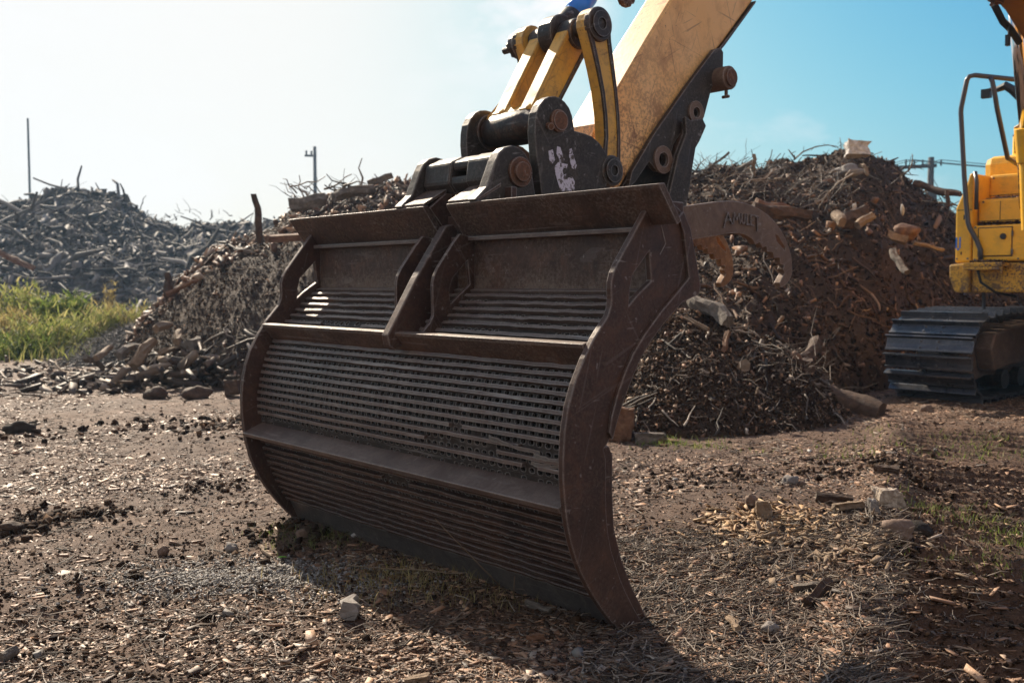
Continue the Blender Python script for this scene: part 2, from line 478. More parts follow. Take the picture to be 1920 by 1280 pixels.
def in_rut(x, y):
    dx, dy = x - RP[0], y - RP[1]
    al = dx * RD[0] + dy * RD[1]; la = dx * RD[1] - dy * RD[0]
    return ((la > 0) & (la < .95) & (al > -2.2) & (al < 5.0)).astype(float)


def gh(x, y):
    """height of the ground"""
    x = np.asarray(x, dtype=float); y = np.asarray(y, dtype=float)
    near = np.clip((26 - np.hypot(x, y)) / 18, 0, 1)
    h = .10 * fbm(x, y, .35, 3, 3) * np.clip(np.hypot(x, y) / 8, .2, 1)
    dx, dy = x - RP[0], y - RP[1]
    la0 = dx * RD[1] - dy * RD[0]
    rutm = np.clip(la0 / .05, 0, 1) * np.clip((1.2 - la0) / .2, 0, 1) * (dx * RD[0] + dy * RD[1] < 4.5)
    near = near * (1 - .72 * rutm)
    h += near * (.085 * fbm(x, y, 2.0, 4, 9) + .030 * fbm(x, y, 10., 3, 21))
    # the ruts left by the tracks
    dx, dy = x - RP[0], y - RP[1]
    al = dx * RD[0] + dy * RD[1] + .03 * fbm(x, y, 1.5, 2, 5)
    la = dx * RD[1] - dy * RD[0] + .12 * fbm(x, y, 2.0, 3, 6)
    win = np.clip((al + 2.2) / .6, 0, 1) * np.clip((5.2 - al) / 1.0, 0, 1)
    inb = np.clip(la / .06, 0, 1) * np.clip((.95 - la) / .1, 0, 1)
    brk = np.clip(.85 + 1.5 * fbm(x, y, 1.3, 2, 14), .35, 1)
    h += win * inb * (-.065 + .085 * (.5 + .5 * np.sin(al * 2 * math.pi / .18)) ** 2 * brk)
    h += win * .075 * np.exp(-((la + .12) / .12) ** 2) * np.clip(.8 + 1.3 * fbm(x, y, 3., 2, 31), .2, 1.4)
    # little mound of splinters by the broken rock
    h += .05 * np.exp(-(((x - 1.30) / .5) ** 2 + ((y - 5.3) / .5) ** 2))
    # level under the bucket
    lw = dx * 0; pw_ = (x - O[0]) * WV[0] + (y - O[1]) * WV[1]; pq_ = (x - O[0]) * QV[0] + (y - O[1]) * QV[1]
    mk = np.exp(-(np.clip(np.abs(pw_ - 1.1) - 1.2, 0, 9) / .3) ** 2 - (pq_ / .35) ** 2)
    h = h * (1 - .85 * mk)
    return h


def ground_mesh():
    def ax(lo, hi, step, far, g=1.12):
        a = list(np.arange(lo, hi + 1e-6, step))
        s = step; p = a[-1]
        while p < far: s *= g; p += s; a.append(p)
        s = step; p = a[0]; b = []
        while p > -far: s *= g; p -= s; b.append(p)
        return np.array(b[::-1] + a)
    X = ax(-3.2, 4.8, .026, 2500, 1.09); Y = ax(2.3, 9.5, .028, 2500, 1.07)
    gx, gy = np.meshgrid(X, Y)
    V = np.stack([gx, gy, gh(gx, gy)], -1).reshape(-1, 3)
    nx, ny = len(X), len(Y)
    i = np.arange(nx - 1)[None, :] + np.arange(ny - 1)[:, None] * nx
    F = np.stack([i, i + 1, i + 1 + nx, i + nx], -1).reshape(-1, 4)
    o = np_mesh('ground', V, F, M['ground'], smooth=True)
    tag(o, kind='structure')
    return o


ground_mesh()


def rotmats(yaw, pitch, roll):
    cy, sy, cp, sp, cr, sr = np.cos(yaw), np.sin(yaw), np.cos(pitch), np.sin(pitch), np.cos(roll), np.sin(roll)
    Rm = np.empty((len(yaw), 3, 3))
    Rm[:, 0, 0] = cy * cp; Rm[:, 0, 1] = cy * sp * sr - sy * cr; Rm[:, 0, 2] = cy * sp * cr + sy * sr
    Rm[:, 1, 0] = sy * cp; Rm[:, 1, 1] = sy * sp * sr + cy * cr; Rm[:, 1, 2] = sy * sp * cr - cy * sr
    Rm[:, 2, 0] = -sp; Rm[:, 2, 1] = cp * sr; Rm[:, 2, 2] = cp * cr
    return Rm


_BV = np.array([(-1, -1, -1), (1, -1, -1), (1, 1, -1), (-1, 1, -1), (-1, -1, 1), (1, -1, 1), (1, 1, 1), (-1, 1, 1)], float) * .5
_BF = np.array([(4, 5, 6, 7), (0, 1, 5, 4), (1, 2, 6, 5), (2, 3, 7, 6), (3, 0, 4, 7), (3, 2, 1, 0)])


def chips(name, P, L, Wd, T, mat, tilt=.35, parent=None, align=None, alw=.0):
    """irregular flat slivers, one broken box each"""
    n = len(P)
    v = np.repeat(_BV[None], n, 0)
    # taper and skew every piece
    v[:, :, 1] *= (1 - np.where(v[:, :, 0] > 0, 1, 0) * rng.uniform(0, .85, (n, 1)))
    v += rng.uniform(-.13, .13, v.shape)
    v[:, :, 2] += (v[:, :, 0] ** 2) * rng.uniform(-1.5, 1.5, (n, 1))
    v *= np.stack([L, Wd, T], -1)[:, None, :]
    yaw = rng.uniform(0, 2 * math.pi, n)
    Rm = rotmats(yaw, rng.normal(0, tilt, n), rng.normal(0, tilt, n))
    v = np.einsum('nij,nkj->nki', Rm, v) + P[:, None, :]
    F = (_BF[None] + (np.arange(n) * 8)[:, None, None]).reshape(-1, 4)
    return np_mesh(name, v.reshape(-1, 3), F, mat, parent)


def sticks(name, P, D, L, Rad, mat, parent=None, seg=4, sides=5, bend=.25):
    """bent tapering twigs; P start, D unit direction"""
    n = len(P)
    up = rng.normal(0, 1, (n, 3))
    A = np.cross(D, up); A /= np.linalg.norm(A, axis=1)[:, None]
    B = np.cross(D, A)
    t = np.linspace(0, 1, seg + 1)
    ph = rng.uniform(-1, 1, (n, 2)) * bend * L[:, None]
    kink = rng.normal(0, .035, (n, seg + 1, 2)) * L[:, None, None]
    cen = P[:, None] + D[:, None] * (L[:, None, None] * t[None, :, None])
    cen = cen + A[:, None] * (ph[:, 0, None, None] * (t * t)[None, :, None] + kink[:, :, 0, None])
    cen = cen + B[:, None] * (ph[:, 1, None, None] * (t * (1 - t))[None, :, None] + kink[:, :, 1, None])
    r = Rad[:, None] * (1 - .6 * t)[None] * rng.uniform(.8, 1.2, (n, seg + 1))
    a = np.arange(sides) * 2 * math.pi / sides
    ring = A[:, None, None] * np.cos(a)[None, None, :, None] + B[:, None, None] * np.sin(a)[None, None, :, None]
    v = cen[:, :, None] + ring * r[:, :, None, None]
    base = (np.arange(n) * (seg + 1) * sides)[:, None, None]
    s = np.arange(seg)[:, None] * sides; k = np.arange(sides)[None]
    k2 = (k + 1) % sides
    F = np.stack([base + s + k, base + s + k2, base + s + sides + k2, base + s + sides + k], -1).reshape(-1, 4)
    return np_mesh(name, v.reshape(-1, 3), F, mat, parent, smooth=True)


def scatter_ground(n, ymin, ymax, p=1.6, margin=1.25):
    """points over the yard, denser near the viewer's end"""
    u = rng.uniform(0, 1, n)
    y = (ymin ** (1 - p) + u * (ymax ** (1 - p) - ymin ** (1 - p))) ** (1 / (1 - p))
    x = rng.uniform(-1, 1, n) * (y * .515 * margin + .3)
    return x, y


def ground_cover():
    n = 380000
    x, y = scatter_ground(n, 2.35, 14, 1.2)
    keep = rng.uniform(0, 1, n) < np.clip(.55 + 3.0 * fbm(x, y, .8, 3, 40), .10, 1) * (1 - .55 * in_rut(x, y))
    x, y = x[keep], y[keep]; n = len(x)
    z = gh(x, y)
    s = rng.lognormal(0, .55, n) * (.6 + .055 * y)
    L = np.clip(.0185 * s, .003, .085); Wd = L * rng.uniform(.15, .55, n); T = L * rng.uniform(.04, .11, n)
    o = chips('wood_chips', np.stack([x, y, z + T * .3], -1), L, Wd, T, M['chips'], .17)
    tag(o, kind='stuff')
    # crumbs of damp soil
    n = 60000
    x, y = scatter_ground(n, 2.35, 12, 1.9)
    z = gh(x, y)
    s = rng.lognormal(0, .45, n) * (.6 + .02 * y)
    L = np.clip(.010 * s, .003, .05)
    o = chips('soil_crumbs', np.stack([x, y, z], -1), L, L * rng.uniform(.6, 1, n), L * rng.uniform(.5, .9, n), M['chips_dark'], .8)
    tag(o, kind='stuff')
    # slivers and straw
    n = 9000
    x, y = scatter_ground(n, 2.4, 12, 1.7)
    a = rng.uniform(0, 2 * math.pi, n)
    D = np.stack([np.cos(a), np.sin(a), rng.normal(.04, .12, n)], -1); D /= np.linalg.norm(D, axis=1)[:, None]
    o = sticks('twig_litter', np.stack([x, y, gh(x, y) + .006], -1), D, rng.uniform(.03, .15, n) * (.8 + .05 * y), rng.uniform(.0008, .0032, n) * (.8 + .06 * y), M['sticks'], seg=3, sides=4)
    tag(o, kind='stuff')
    # extra long shreds in the lower right corner
    n = 9000
    x = rng.uniform(.2, 2.6, n); y = rng.uniform(2.5, 4.6, n) + (x - .2) * .25
    kk = rng.uniform(0, 1, n) > .85 * in_rut(x, y); x, y = x[kk], y[kk]; n = len(x)
    a = rng.normal(.5, .9, n)
    D = np.stack([np.cos(a), np.sin(a), rng.normal(.05, .15, n)], -1); D /= np.linalg.norm(D, axis=1)[:, None]
    o = sticks('shredded_straw', np.stack([x, y, gh(x, y) + .008], -1), D, rng.uniform(.03, .11, n), rng.uniform(.0010, .0038, n), M['sticks'], seg=3, sides=4)
    tag(o, kind='stuff')
    # pebbles
    n = 330
    x, y = scatter_ground(n, 2.4, 8, 1.8)
    L = np.clip(.012 * rng.lognormal(0, .5, n), .004, .05)
    k = (fbm(x, y, .6, 2, 77) > -.02) | (np.hypot(x - .5, y - 3.05) < .35)
    o = chips('gravel', np.stack([x, y, gh(x, y) + L * .2], -1)[k], L[k], L[k] * .8, L[k] * .6, M['gravel'], .4)
    tag(o, kind='stuff')


ground_cover()


# ------------------------------------------------------------------ heaps
def lerp_line(pts, x):
    p = np.array(pts, float)
    return np.interp(x, p[:, 0], p[:, 1])


class Heap:
    def __init__(s, name, label, x0, x1, ridge, depth, base, back, mat, amp=.25, nu=220, nv=110, seed=1, rise=.85, fr=.55):
        s.x = np.linspace(x0, x1, nu)
        ry = lerp_line(ridge, s.x); dep = lerp_line(depth, s.x); by = lerp_line(base, s.x)
        top = np.array([at(a, b, c) for a, b, c in zip(s.x, ry, dep)])
        foot = np.array([on_ground(a, b) for a, b in zip(s.x, by)])
        v = np.linspace(0, 2, nv)
        P = np.zeros((nu, nv, 3))
        for j, t in enumerate(v):
            if t <= 1:
                xy = foot[:, :2] + (top[:, :2] - foot[:, :2]) * t
                z = np.maximum(top[:, 2], 0) * (t ** rise)
            else:
                d = top[:, :2] - foot[:, :2]; d /= np.linalg.norm(d, axis=1)[:, None]
                xy = top[:, :2] + d * (t - 1) * back
                z = np.maximum(top[:, 2], 0) * (1 - (t - 1) ** 1.6)
            P[:, j, :2] = xy; P[:, j, 2] = z
        X, Y, Z = P[..., 0], P[..., 1], P[..., 2]
        e = np.clip(Z / .5, 0, 1)
        u = X * 1.0 + Z * .6; w_ = Y * .8 - Z * .9
        am = amp * e
        P[..., 2] += am * (1.3 * fbm(u, w_, fr, 4, seed) + .55 * fbm(u, w_, fr * 4, 3, seed + 5) + .34 * fbm(u, w_, fr * 14, 4, seed + 9))
        P[..., 1] += am * 1.2 * fbm(u, w_, fr * 2.2, 4, seed + 50)
        P[..., 0] += am * .7 * fbm(u, w_, fr * 3, 3, seed + 60)
        P[..., 2] -= .04
        P[:, 0, 2] -= .25; P[:, -1, 2] -= .3
        s.P = P; s.nu, s.nv = nu, nv
        i = np.arange(nv - 1)[None] + np.arange(nu - 1)[:, None] * nv
        F = np.stack([i, i + nv, i + nv + 1, i + 1], -1).reshape(-1, 4)
        s.o = np_mesh(name, P.reshape(-1, 3), F, mat, smooth=False)
        tag(s.o, label, 'heap')

    def sample(s, n, vmax=1.35, vmin=0.02, f=None):
        a = rng.uniform(0, s.nu - 1.001, n); b = rng.uniform(vmin, vmax, n) / 2 * (s.nv - 1)
        ia, ib = a.astype(int), np.minimum(b.astype(int), s.nv - 2)
        fa, fb = (a - ia)[:, None], (b - ib)[:, None]
        P = s.P
        p = P[ia, ib] * (1 - fa) * (1 - fb) + P[ia + 1, ib] * fa * (1 - fb) + P[ia, ib + 1] * (1 - fa) * fb + P[ia + 1, ib + 1] * fa * fb
        nn = np.cross(P[ia + 1, ib] - P[ia, ib], P[ia, ib + 1] - P[ia, ib])
        nn /= np.linalg.norm(nn, axis=1)[:, None] + 1e-9
        nn[nn[:, 2] < 0] *= -1
        return p, nn

    def litter(s, n, L, r, mat, name='loose_branches', lift=.02, out=.25, vmax=1.3, bend=.25, sides=5, vmin=.02, prefer=None):
        p, nn = s.sample(n, vmax, vmin)
        D = rng.normal(0, 1, (n, 3))
        D -= nn * np.sum(D * nn, 1)[:, None]
        if prefer is not None:
            D += np.array(prefer)[None]
        D /= np.linalg.norm(D, axis=1)[:, None]
        D += nn * np.abs(rng.normal(0, out, n))[:, None] * 1
        D /= np.linalg.norm(D, axis=1)[:, None]
        Ls = rng.uniform(L[0], L[1], n) * rng.uniform(.4, 1, n)
        Rs = r[0] + (r[1] - r[0]) * rng.uniform(0, 1, n) ** 2.5
        o = sticks(name, p + nn * lift - D * Ls[:, None] * .3, D, Ls, Rs, mat, s.o, bend=bend, sides=sides)
        tag(o, kind='stuff')
        return o

    def clods(s, n, L, mat, name='loose_clods', vmax=1.3, vmin=.0, flat=.3):
        p, nn = s.sample(n, vmax, vmin)
        Ls = L[0] + (L[1] - L[0]) * rng.uniform(0, 1, n) ** 6
        o = chips(name, p + nn * Ls[:, None] * .2, Ls, Ls * rng.uniform(.18, .7, n), Ls * rng.uniform(flat * .4, flat * 1.3, n), mat, .9, s.o)
        tag(o, kind='stuff')
        return o


# right-hand heap behind the bucket and the machine
hr = Heap('wood_waste_heap', 'tall brown heap of wood waste and soil behind the bucket and the yellow cab side', 900, 2350,
          [(900, 350), (1000, 345), (1150, 338), (1210, 336), (1260, 330), (1300, 318), (1340, 312), (1400, 318), (1440, 312), (1500, 303), (1560, 292), (1600, 283), (1645, 290), (1680, 305), (1720, 340), (1760, 372), (1795, 402), (1850, 425), (1950, 470), (2050, 530), (2350, 640)],
          [(900, 15.5), (1300, 15.5), (1500, 16.5), (1700, 17), (2350, 19)],
          [(900, 760), (1150, 755), (1400, 770), (1660, 735), (1700, 715), (1900, 690), (2350, 660)], 7, M['heap'], amp=.50, nu=620, nv=280, seed=4, rise=.80)
hr.litter(7500, (.06, .38), (.002, .009), M['sticks_brown'], out=.1, bend=.12)
hr.litter(1500, (.12, .7), (.008, .030), M['sticks_brown'], name='thick_branches', out=.05, sides=7, bend=.08)
hr.clods(90000, (.012, .08), M['chips_dark'])
hr.clods(9000, (.016, .11), M['chips'], name='loose_chips')
hr.clods(700, (.05, .26), M['chips'], name='loose_slabs', vmin=.45, vmax=.8, flat=.25)
# middle heap at the left of the bucket
hm = Heap('soil_heap', 'dark crumbly soil heap left of the bucket with a post on it', 235, 1000,
          [(235, 640), (262, 600), (290, 566), (330, 530), (365, 498), (400, 470), (450, 442), (500, 425), (530, 400), (560, 372), (620, 360), (700, 345), (780, 348), (850, 352), (1000, 360)],
          [(235, 14.6), (400, 14.8), (600, 16), (1000, 16.5)],
          [(235, 700), (330, 720), (450, 735), (700, 745), (1000, 740)], 5, M['heap'], amp=.27, nu=460, nv=250, seed=14, rise=.82)
hm.litter(900, (.05, .35), (.002, .010), M['sticks_brown'], out=.1)
hm.litter(420, (.15, .8), (.010, .05), M['sticks'], name='thick_branches', vmin=.8, out=.06, sides=7, bend=.08)
hm.litter(170, (.15, .7), (.012, .05), M['sticks'], name='foot_branches', vmax=.25, out=.08, sides=7, bend=.1)
hm.clods(80000, (.008, .045), M['chips_dark'])
hm.clods(500, (.015, .09), M['chips'], name='loose_chips')
hm.clods(1500, (.04, .20), M['chips'], name='crest_chips', vmin=.75, vmax=1.1)
# low spill of brush in front of the right-hand heap
hf = Heap('brush_pile', 'low pile of shredded brush, twigs and logs right behind the bucket', 1090, 1610,
          [(1090, 800), (1120, 740), (1160, 670), (1200, 620), (1240, 588), (1290, 574), (1340, 590), (1400, 618), (1450, 640), (1500, 668), (1560, 715), (1610, 770)],
          [(1090, 8.6), (1290, 9.6), (1610, 9.3)],
          [(1090, 812), (1150, 818), (1300, 822), (1500, 815), (1610, 790)], 1.6, M['heap'], amp=.2, nu=170, nv=80, seed=24, rise=.75, fr=1.2)
hf.litter(700, (.04, .25), (.0015, .007), M['sticks'], out=.25, name='loose_twigs')
hf.litter(80, (.15, .6), (.008, .025), M['sticks'], name='thick_branches', out=.1, sides=7, bend=.1)
hf.clods(42000, (.008, .05), M['chips_dark'])
hf.clods(5000, (.01, .06), M['chips'], name='loose_chips')
# far heap of grey branches at the left
hl = Heap('branch_heap', 'big far heap of grey bleached branches at the left behind the weeds', -700, 760,
          [(-700, 470), (-300, 400), (-100, 392), (0, 386), (60, 370), (140, 356), (200, 368), (250, 392), (300, 420), (340, 432), (400, 424), (460, 426), (520, 420), (600, 425), (700, 450), (760, 520)],
          [(-700, 40), (760, 44)], [(-700, 600), (760, 606)], 12, M['heap_grey'], amp=.6, nu=260, nv=110, seed=34, rise=.7, fr=.25)
hl.litter(8500, (.4, 2.0), (.012, .07), M['sticks_grey'], out=.07, bend=.15)
hl.litter(500, (1.5, 4), (.08, .19), M['sticks_grey'], name='thick_branches', out=.07, sides=7, bend=.15)
hl.clods(14000, (.06, .5), M['sticks_grey'], name='loose_chunks')
# low grey mound in front of the weeds
hg = Heap('grey_mound', 'low grey mound of fine brush between the green weeds and the dark soil heap', 90, 330,
          [(90, 685), (130, 662), (180, 640), (230, 618), (280, 602), (330, 590)],
          [(90, 15.5), (330, 16)], [(90, 690), (330, 690)], 2.5, M['heap_grey'], amp=.12, nu=90, nv=60, seed=44, rise=.7, fr=1.0)
hg.litter(3200, (.1, .6), (.003, .012), M['sticks_grey'], out=.25)
hg.clods(3000, (.02, .12), M['sticks_grey'], name='loose_chunks')

# tangle of bleached twigs over the crown of the right-hand heap
def tangle(parent, n, px, py, dep, L, r, mat, name, up=.3, prefer=None):
    P = np.array([at(rng.uniform(*px), rng.uniform(*py), rng.uniform(*dep)) for _ in range(n)])
    D = rng.normal(0, 1, (n, 3)); D[:, 2] = np.abs(D[:, 2]) * up + .05
    if prefer is not None: D += np.array(prefer)
    D /= np.linalg.norm(D, axis=1)[:, None]
    o = sticks(name, P, D, rng.uniform(L[0], L[1], n), r[0] + (r[1] - r[0]) * rng.uniform(0, 1, n) ** 2, mat, parent, bend=.4)
    tag(o, kind='stuff')
tangle(hr.o, 330, (1290, 1450), (322, 355), (15.2, 16.6), (.2, .7), (.004, .016), M['sticks_grey'], 'crown_twigs')
tangle(hr.o, 420, (1400, 1600), (312, 440), (14.0, 15.4), (.25, 1.0), (.003, .013), M['sticks'], 'bleached_twigs', prefer=(-.6, -.3, -1.0))
tangle(hl.o, 60, (20, 480), (392, 425), (38, 43), (.3, .7), (.012, .04), M['sticks_grey'], 'crown_twigs', .6)
tangle(hm.o, 90, (540, 800), (350, 385), (14.5, 15.6), (.15, .6), (.006, .025), M['sticks'], 'crown_twigs')
tangle(hf.o, 80, (1380, 1560), (640, 780), (8.6, 9.2), (.2, .6), (.002, .007), M['sticks'], 'crown_twigs')


# ------------------------------------------------------------------ single pieces of wood and stone
def log(name, label, cat, p0, p1, r, mat, cut=None, group=None, sides=12, rough=.22, bend=0.0, taper=.12, fork=None):
    p0, p1 = Vector(p0), Vector(p1)
    d = p1 - p0; L = d.length; t = d.normalized()
    up = Vector((0, 0, 1)) if abs(t.z) < .9 else Vector((1, 0, 0))
    x = t.cross(up).normalized(); y = t.cross(x)
    seg = max(4, int(L / .08)); seg = min(seg, 18)
    mb = MB(); v = []; f = []
    sd = random.random() * 50
    for i in range(seg + 1):
        a = i / seg
        c = p0 + d * a + y * (-bend * L * math.sin(math.pi * a)) + (x * mnoise.noise(Vector((a * 2.3 + sd, 0, 0))) + y * mnoise.noise(Vector((a * 2.3, sd, 0)))) * (.05 * L + (rough - .1) * .5 * L * .6)
        rr = r * (1 - taper * a)
        for k in range(sides):
            th = 2 * math.pi * k / sides
            q = rr * (1 + rough * 2.2 * mnoise.noise(Vector((math.cos(th) * 1.6 + sd, math.sin(th) * 1.6, a * L * 3.5))) + rough * .9 * mnoise.noise(Vector((math.cos(th) * 4 + sd, math.sin(th) * 4, a * L * 9))))
            if i in (0, seg): q *= .97
            off = t * (rr * .25 * mnoise.noise(Vector((math.cos(th) * 2, sd, math.sin(th) * 2)))) if i in (0, seg) else Vector()
            v.append(c - p0 + (x * math.cos(th) + y * math.sin(th)) * q + off)
    for i in range(seg):
        for k in range(sides):
            a, b = i * sides + k, i * sides + (k + 1) % sides
            f.append((a, b, b + sides, a + sides))
    mb.add(v, f)
    o = mb.build(name, mat, smooth=rough < .2)
    o.location = p0
    tag(o, label, cat, group)
    cm = cut or mat
    for end in (0, seg):
        e = MB(); base = end * sides
        ring = v[base:base + sides]
        c = sum(ring, Vector()) / sides
        e.add(ring + [c], [(sides, (k + 1) % sides, k) if end == 0 else (sides, k, (k + 1) % sides) for k in range(sides)])
        if cut: e.build('cut_end', cm, o)
        else: e.build('broken_end', cm, o)
    return o


def rock(name, label, cat, p, size, mat, group=None, sub=3, sharp=.35, flat=1.0, rz=0, block=False):
    bm = bmesh.new()
    if block:
        bmesh.ops.create_cube(bm, size=1.6)
        bmesh.ops.subdivide_edges(bm, edges=bm.edges[:], cuts=5, use_grid_fill=True)
    else:
        bmesh.ops.create_icosphere(bm, subdivisions=sub, radius=1)
    sd = random.random() * 99
    for v in bm.verts:
        n = mnoise.fractal(v.co * .9 + Vector((sd, 0, 0)), 1, 2.0, 4)
        c = mnoise.cell(v.co * 1.4 + Vector((0, sd, 0)))
        v.co *= 1 + sharp * n + sharp * .35 * (c - .5)
        v.co += Vector((mnoise.noise(v.co * 4 + Vector((sd, 0, 0))), mnoise.noise(v.co * 4 + Vector((0, sd, 0))), mnoise.noise(v.co * 4 + Vector((0, 0, sd))))) * .07
    for v in bm.verts:
        v.co = Vector((v.co.x * size[0], v.co.y * size[1], v.co.z * size[2] * flat))
    me = bpy.data.meshes.new(name); bm.to_mesh(me); bm.free()
    o = finish(name, me, mat, smooth=not block)
    o.location = tuple(p); o.rotation_euler = (random.uniform(-.2, .2), random.uniform(-.2, .2), rz)
    tag(o, label, cat, group)
    return o


def gp(px, py, up=0.0):
    p = on_ground(px, py)
    p[2] = float(gh(p[0], p[1])) + up
    return p


# on the right-hand heap
rock('concrete_lump', 'pale grey broken concrete lump on the very top of the brown heap', 'rubble', at(1607, 281, 15.8), (.22, .19, .13), M['white_stone'], sharp=.28, block=True)
rock('concrete_lump', 'pale lump half buried just below the top of the brown heap', 'rubble', at(1592, 320, 15.2), (.24, .2, .11), M['stone'], sharp=.4)
log('branch', 'long brown branch lying behind the toothed thumb tip', 'branch', at(1412, 388, 11.6), at(1518, 404, 11.7), .075, M['bark'], rough=.25, bend=-.03)
log('branch', 'forked reddish branch just above the toothed thumb', 'branch', at(1418, 380, 12.2), at(1490, 398, 12.3), .06, M['red_wood'], rough=.2)
log('cut_log', 'short thick cut log on the shelf of the brown heap', 'log', at(1572, 416, 13.5), at(1622, 402, 13.6), .12, M['bark'], M['pale_wood'])
log('split_log', 'pale split log end leaning below the short cut log', 'log', at(1606, 422, 13.1), at(1636, 404, 13.2), .06, M['pale_wood'])
log('split_log', 'pale split chunk left of the short thick cut log', 'log', at(1570, 402, 13.5), at(1580, 418, 13.1), .07, M['pale_wood'])
log('branch', 'thick bleached branch lying low on the slope beside the cab', 'branch', at(1665, 440, 13), at(1700, 452, 12.9), .06, M['pale_wood'])
log('branch', 'bleached flat branch nearest the cab on the heap slope', 'branch', at(1712, 455, 12.8), at(1770, 470, 12.8), .03, M['pale_wood'])
rock('wood_chunk', 'round reddish stump lump on the slope beside the cab', 'wood chunk', at(1700, 437, 13), (.17, .14, .13), M['red_wood'])
log('branch', 'dark straight branch jutting from the heap towards the cab', 'branch', at(1716, 345, 15), at(1800, 362, 14.4), .05, M['bark'], rough=.2)
log('branch', 'short dark fork hanging under the jutting branch', 'branch', at(1775, 358, 14.5), at(1778, 388, 14.4), .03, M['bark'])
log('upright_stick', 'upright bare stick standing on the crest of the brown heap', 'stick', at(1413, 330, 15), at(1415, 289, 15), .028, M['pale_wood'], rough=.3)
log('slanted_stick', 'slanting bare stick poking into the sky left of the upright one', 'stick', at(1330, 314, 15.3), at(1367, 285, 15.3), .02, M['bark_grey'], rough=.2)
log('branch', 'broken branch leaning right against the upright stick', 'branch', at(1380, 318, 15.4), at(1412, 303, 15.4), .04, M['bark_grey'])
log('bent_root', 'pale bent root below the concrete lump', 'root', at(1612, 312, 14.9), at(1626, 326, 14.7), .035, M['pale_wood'], bend=.3)
log('log', 'dark slanting log on the open slope above the track', 'log', at(1673, 470, 12.2), at(1700, 512, 11.8), .045, M['bark_grey'])
log('log', 'brown slanting log low on the slope under the thumb tip', 'log', at(1494, 712, 9.4), at(1524, 640, 10.2), .07, M['bark'], M['bark_grey'])
log('cut_log', 'dark log with a pale oval sawn end in the brush pile', 'log', at(1382, 690, 8.75), at(1418, 742, 9.3), .10, M['bark'], M['pale_wood'])
log('log', 'upright grey log stub standing in the brush pile', 'log', at(1368, 694, 9.0), at(1378, 655, 9.05), .035, M['bark_grey'], M['pale_wood'])
log('branch', 'reddish broken branch standing at the top of the brush pile', 'branch', at(1347, 682, 8.9), at(1366, 622, 9.1), .03, M['red_wood'], rough=.3)
log('log', 'big dark log lying at the foot of the heap beside the track', 'log', at(1508, 738, 9.35), at(1650, 782, 8.9), .165, M['bark'], M['bark'], rough=.08)
rock('wood_block', 'brown stump block in the middle of the brush pile', 'wood chunk', at(1502, 694, 9.3), (.14, .11, .13), M['bark'], block=True, sharp=.2)
rock('wood_chunk', 'reddish broken stump left of the brown stump block', 'wood chunk', at(1487, 680, 9.3), (.09, .08, .1), M['red_wood'])
log('root_log', 'thick weathered root running down behind the bucket side plate', 'log', at(1296, 556, 9.7), at(1368, 602, 9.2), .07, M['bark_grey'], rough=.25)
log('branch', 'long pale peeled branch on top of the brush pile', 'branch', at(1283, 594, 9.0), at(1328, 618, 8.8), .022, M['pale_wood'])
log('branch', 'bleached branch lying low across the front of the brush pile', 'branch', at(1372, 768, 8.3), at(1458, 752, 8.5), .022, M['bark_grey'], rough=.2)
log('branch', 'thick bleached branch low beside the bleached crossing one', 'branch', at(1430, 764, 8.4), at(1514, 790, 8.2), .035, M['bark_grey'], rough=.25)
log('upright_stick', 'thin pale stick standing in front of the sawn dark log', 'stick', at(1404, 780, 8.3), at(1422, 726, 8.4), .012, M['pale_wood'])
log('log', 'short pale plastic-white stub at the left of the brush pile', 'log', at(1258, 697, 8.7), at(1270, 722, 8.5), .016, M['white_stone'])
rock('stump_piece', 'orange-brown split stump piece right behind the bucket side plate', 'wood chunk', gp(1158, 822, .13), (.13, .14, .17), M['red_wood'], block=True, sharp=.25)
rock('bark_slab', 'grey curled bark slab on the ground behind the bucket', 'bark', gp(1216, 826, .03), (.15, .09, .045), M['bark_grey'], block=True, sharp=.3)
rock('bark_slab', 'flat reddish bark piece right of the curled bark slab', 'bark', gp(1252, 828, .01), (.10, .05, .02), M['red_wood'], block=True, sharp=.3)
rock('plastic_scrap', 'bluish white scrap above the short thick cut log', 'litter', at(1602, 390, 13.6), (.035, .03, .085), M['white_stone'], sub=2)
rock('plastic_scrap', 'bluish white scrap high on the dark slope beside the cab', 'litter', at(1692, 392, 13.6), (.03, .03, .08), M['white_stone'], sub=2)
rock('stone', 'rounded stone on the ground in front of the track', 'stone', gp(1738, 773, .03), (.062, .055, .05), M['brown_stone'])
# on the middle heap and at its foot
log('wooden_post', 'crooked wooden post standing on the dark soil heap', 'post', at(487, 456, 12.6), at(476, 364, 12.6), .045, M['bark'], M['bark_grey'], rough=.15)
rock('plank', 'brown board lying at the top of the soil heap right of the post', 'board', at(532, 446, 12.4), (.26, .10, .05), M['red_wood'], block=True, sharp=.12, rz=.5)
log('log', 'thick pale trunk at the top left of the soil heap crest', 'log', at(545, 386, 14.6), at(612, 374, 14.6), .10, M['bark_grey'], M['pale_wood'])
log('log', 'thinner pale trunk just right of the crest log', 'log', at(625, 372, 14.3), at(700, 350, 14.6), .07, M['bark_grey'])
log('log', 'bleached stub pointing up on the crest of the soil heap', 'log', at(690, 345, 14.8), at(735, 328, 14.9), .045, M['bark_grey'])
log('stump_piece', 'upright jagged stump on the left edge of the soil heap', 'stump', at(322, 556, 12.8), at(311, 512, 12.8), .075, M['bark'], rough=.35, taper=.5)
log('branch', 'long brown branch sloping up beside the jagged stump', 'branch', at(312, 552, 12.6), at(372, 524, 12.7), .03, M['red_wood'])
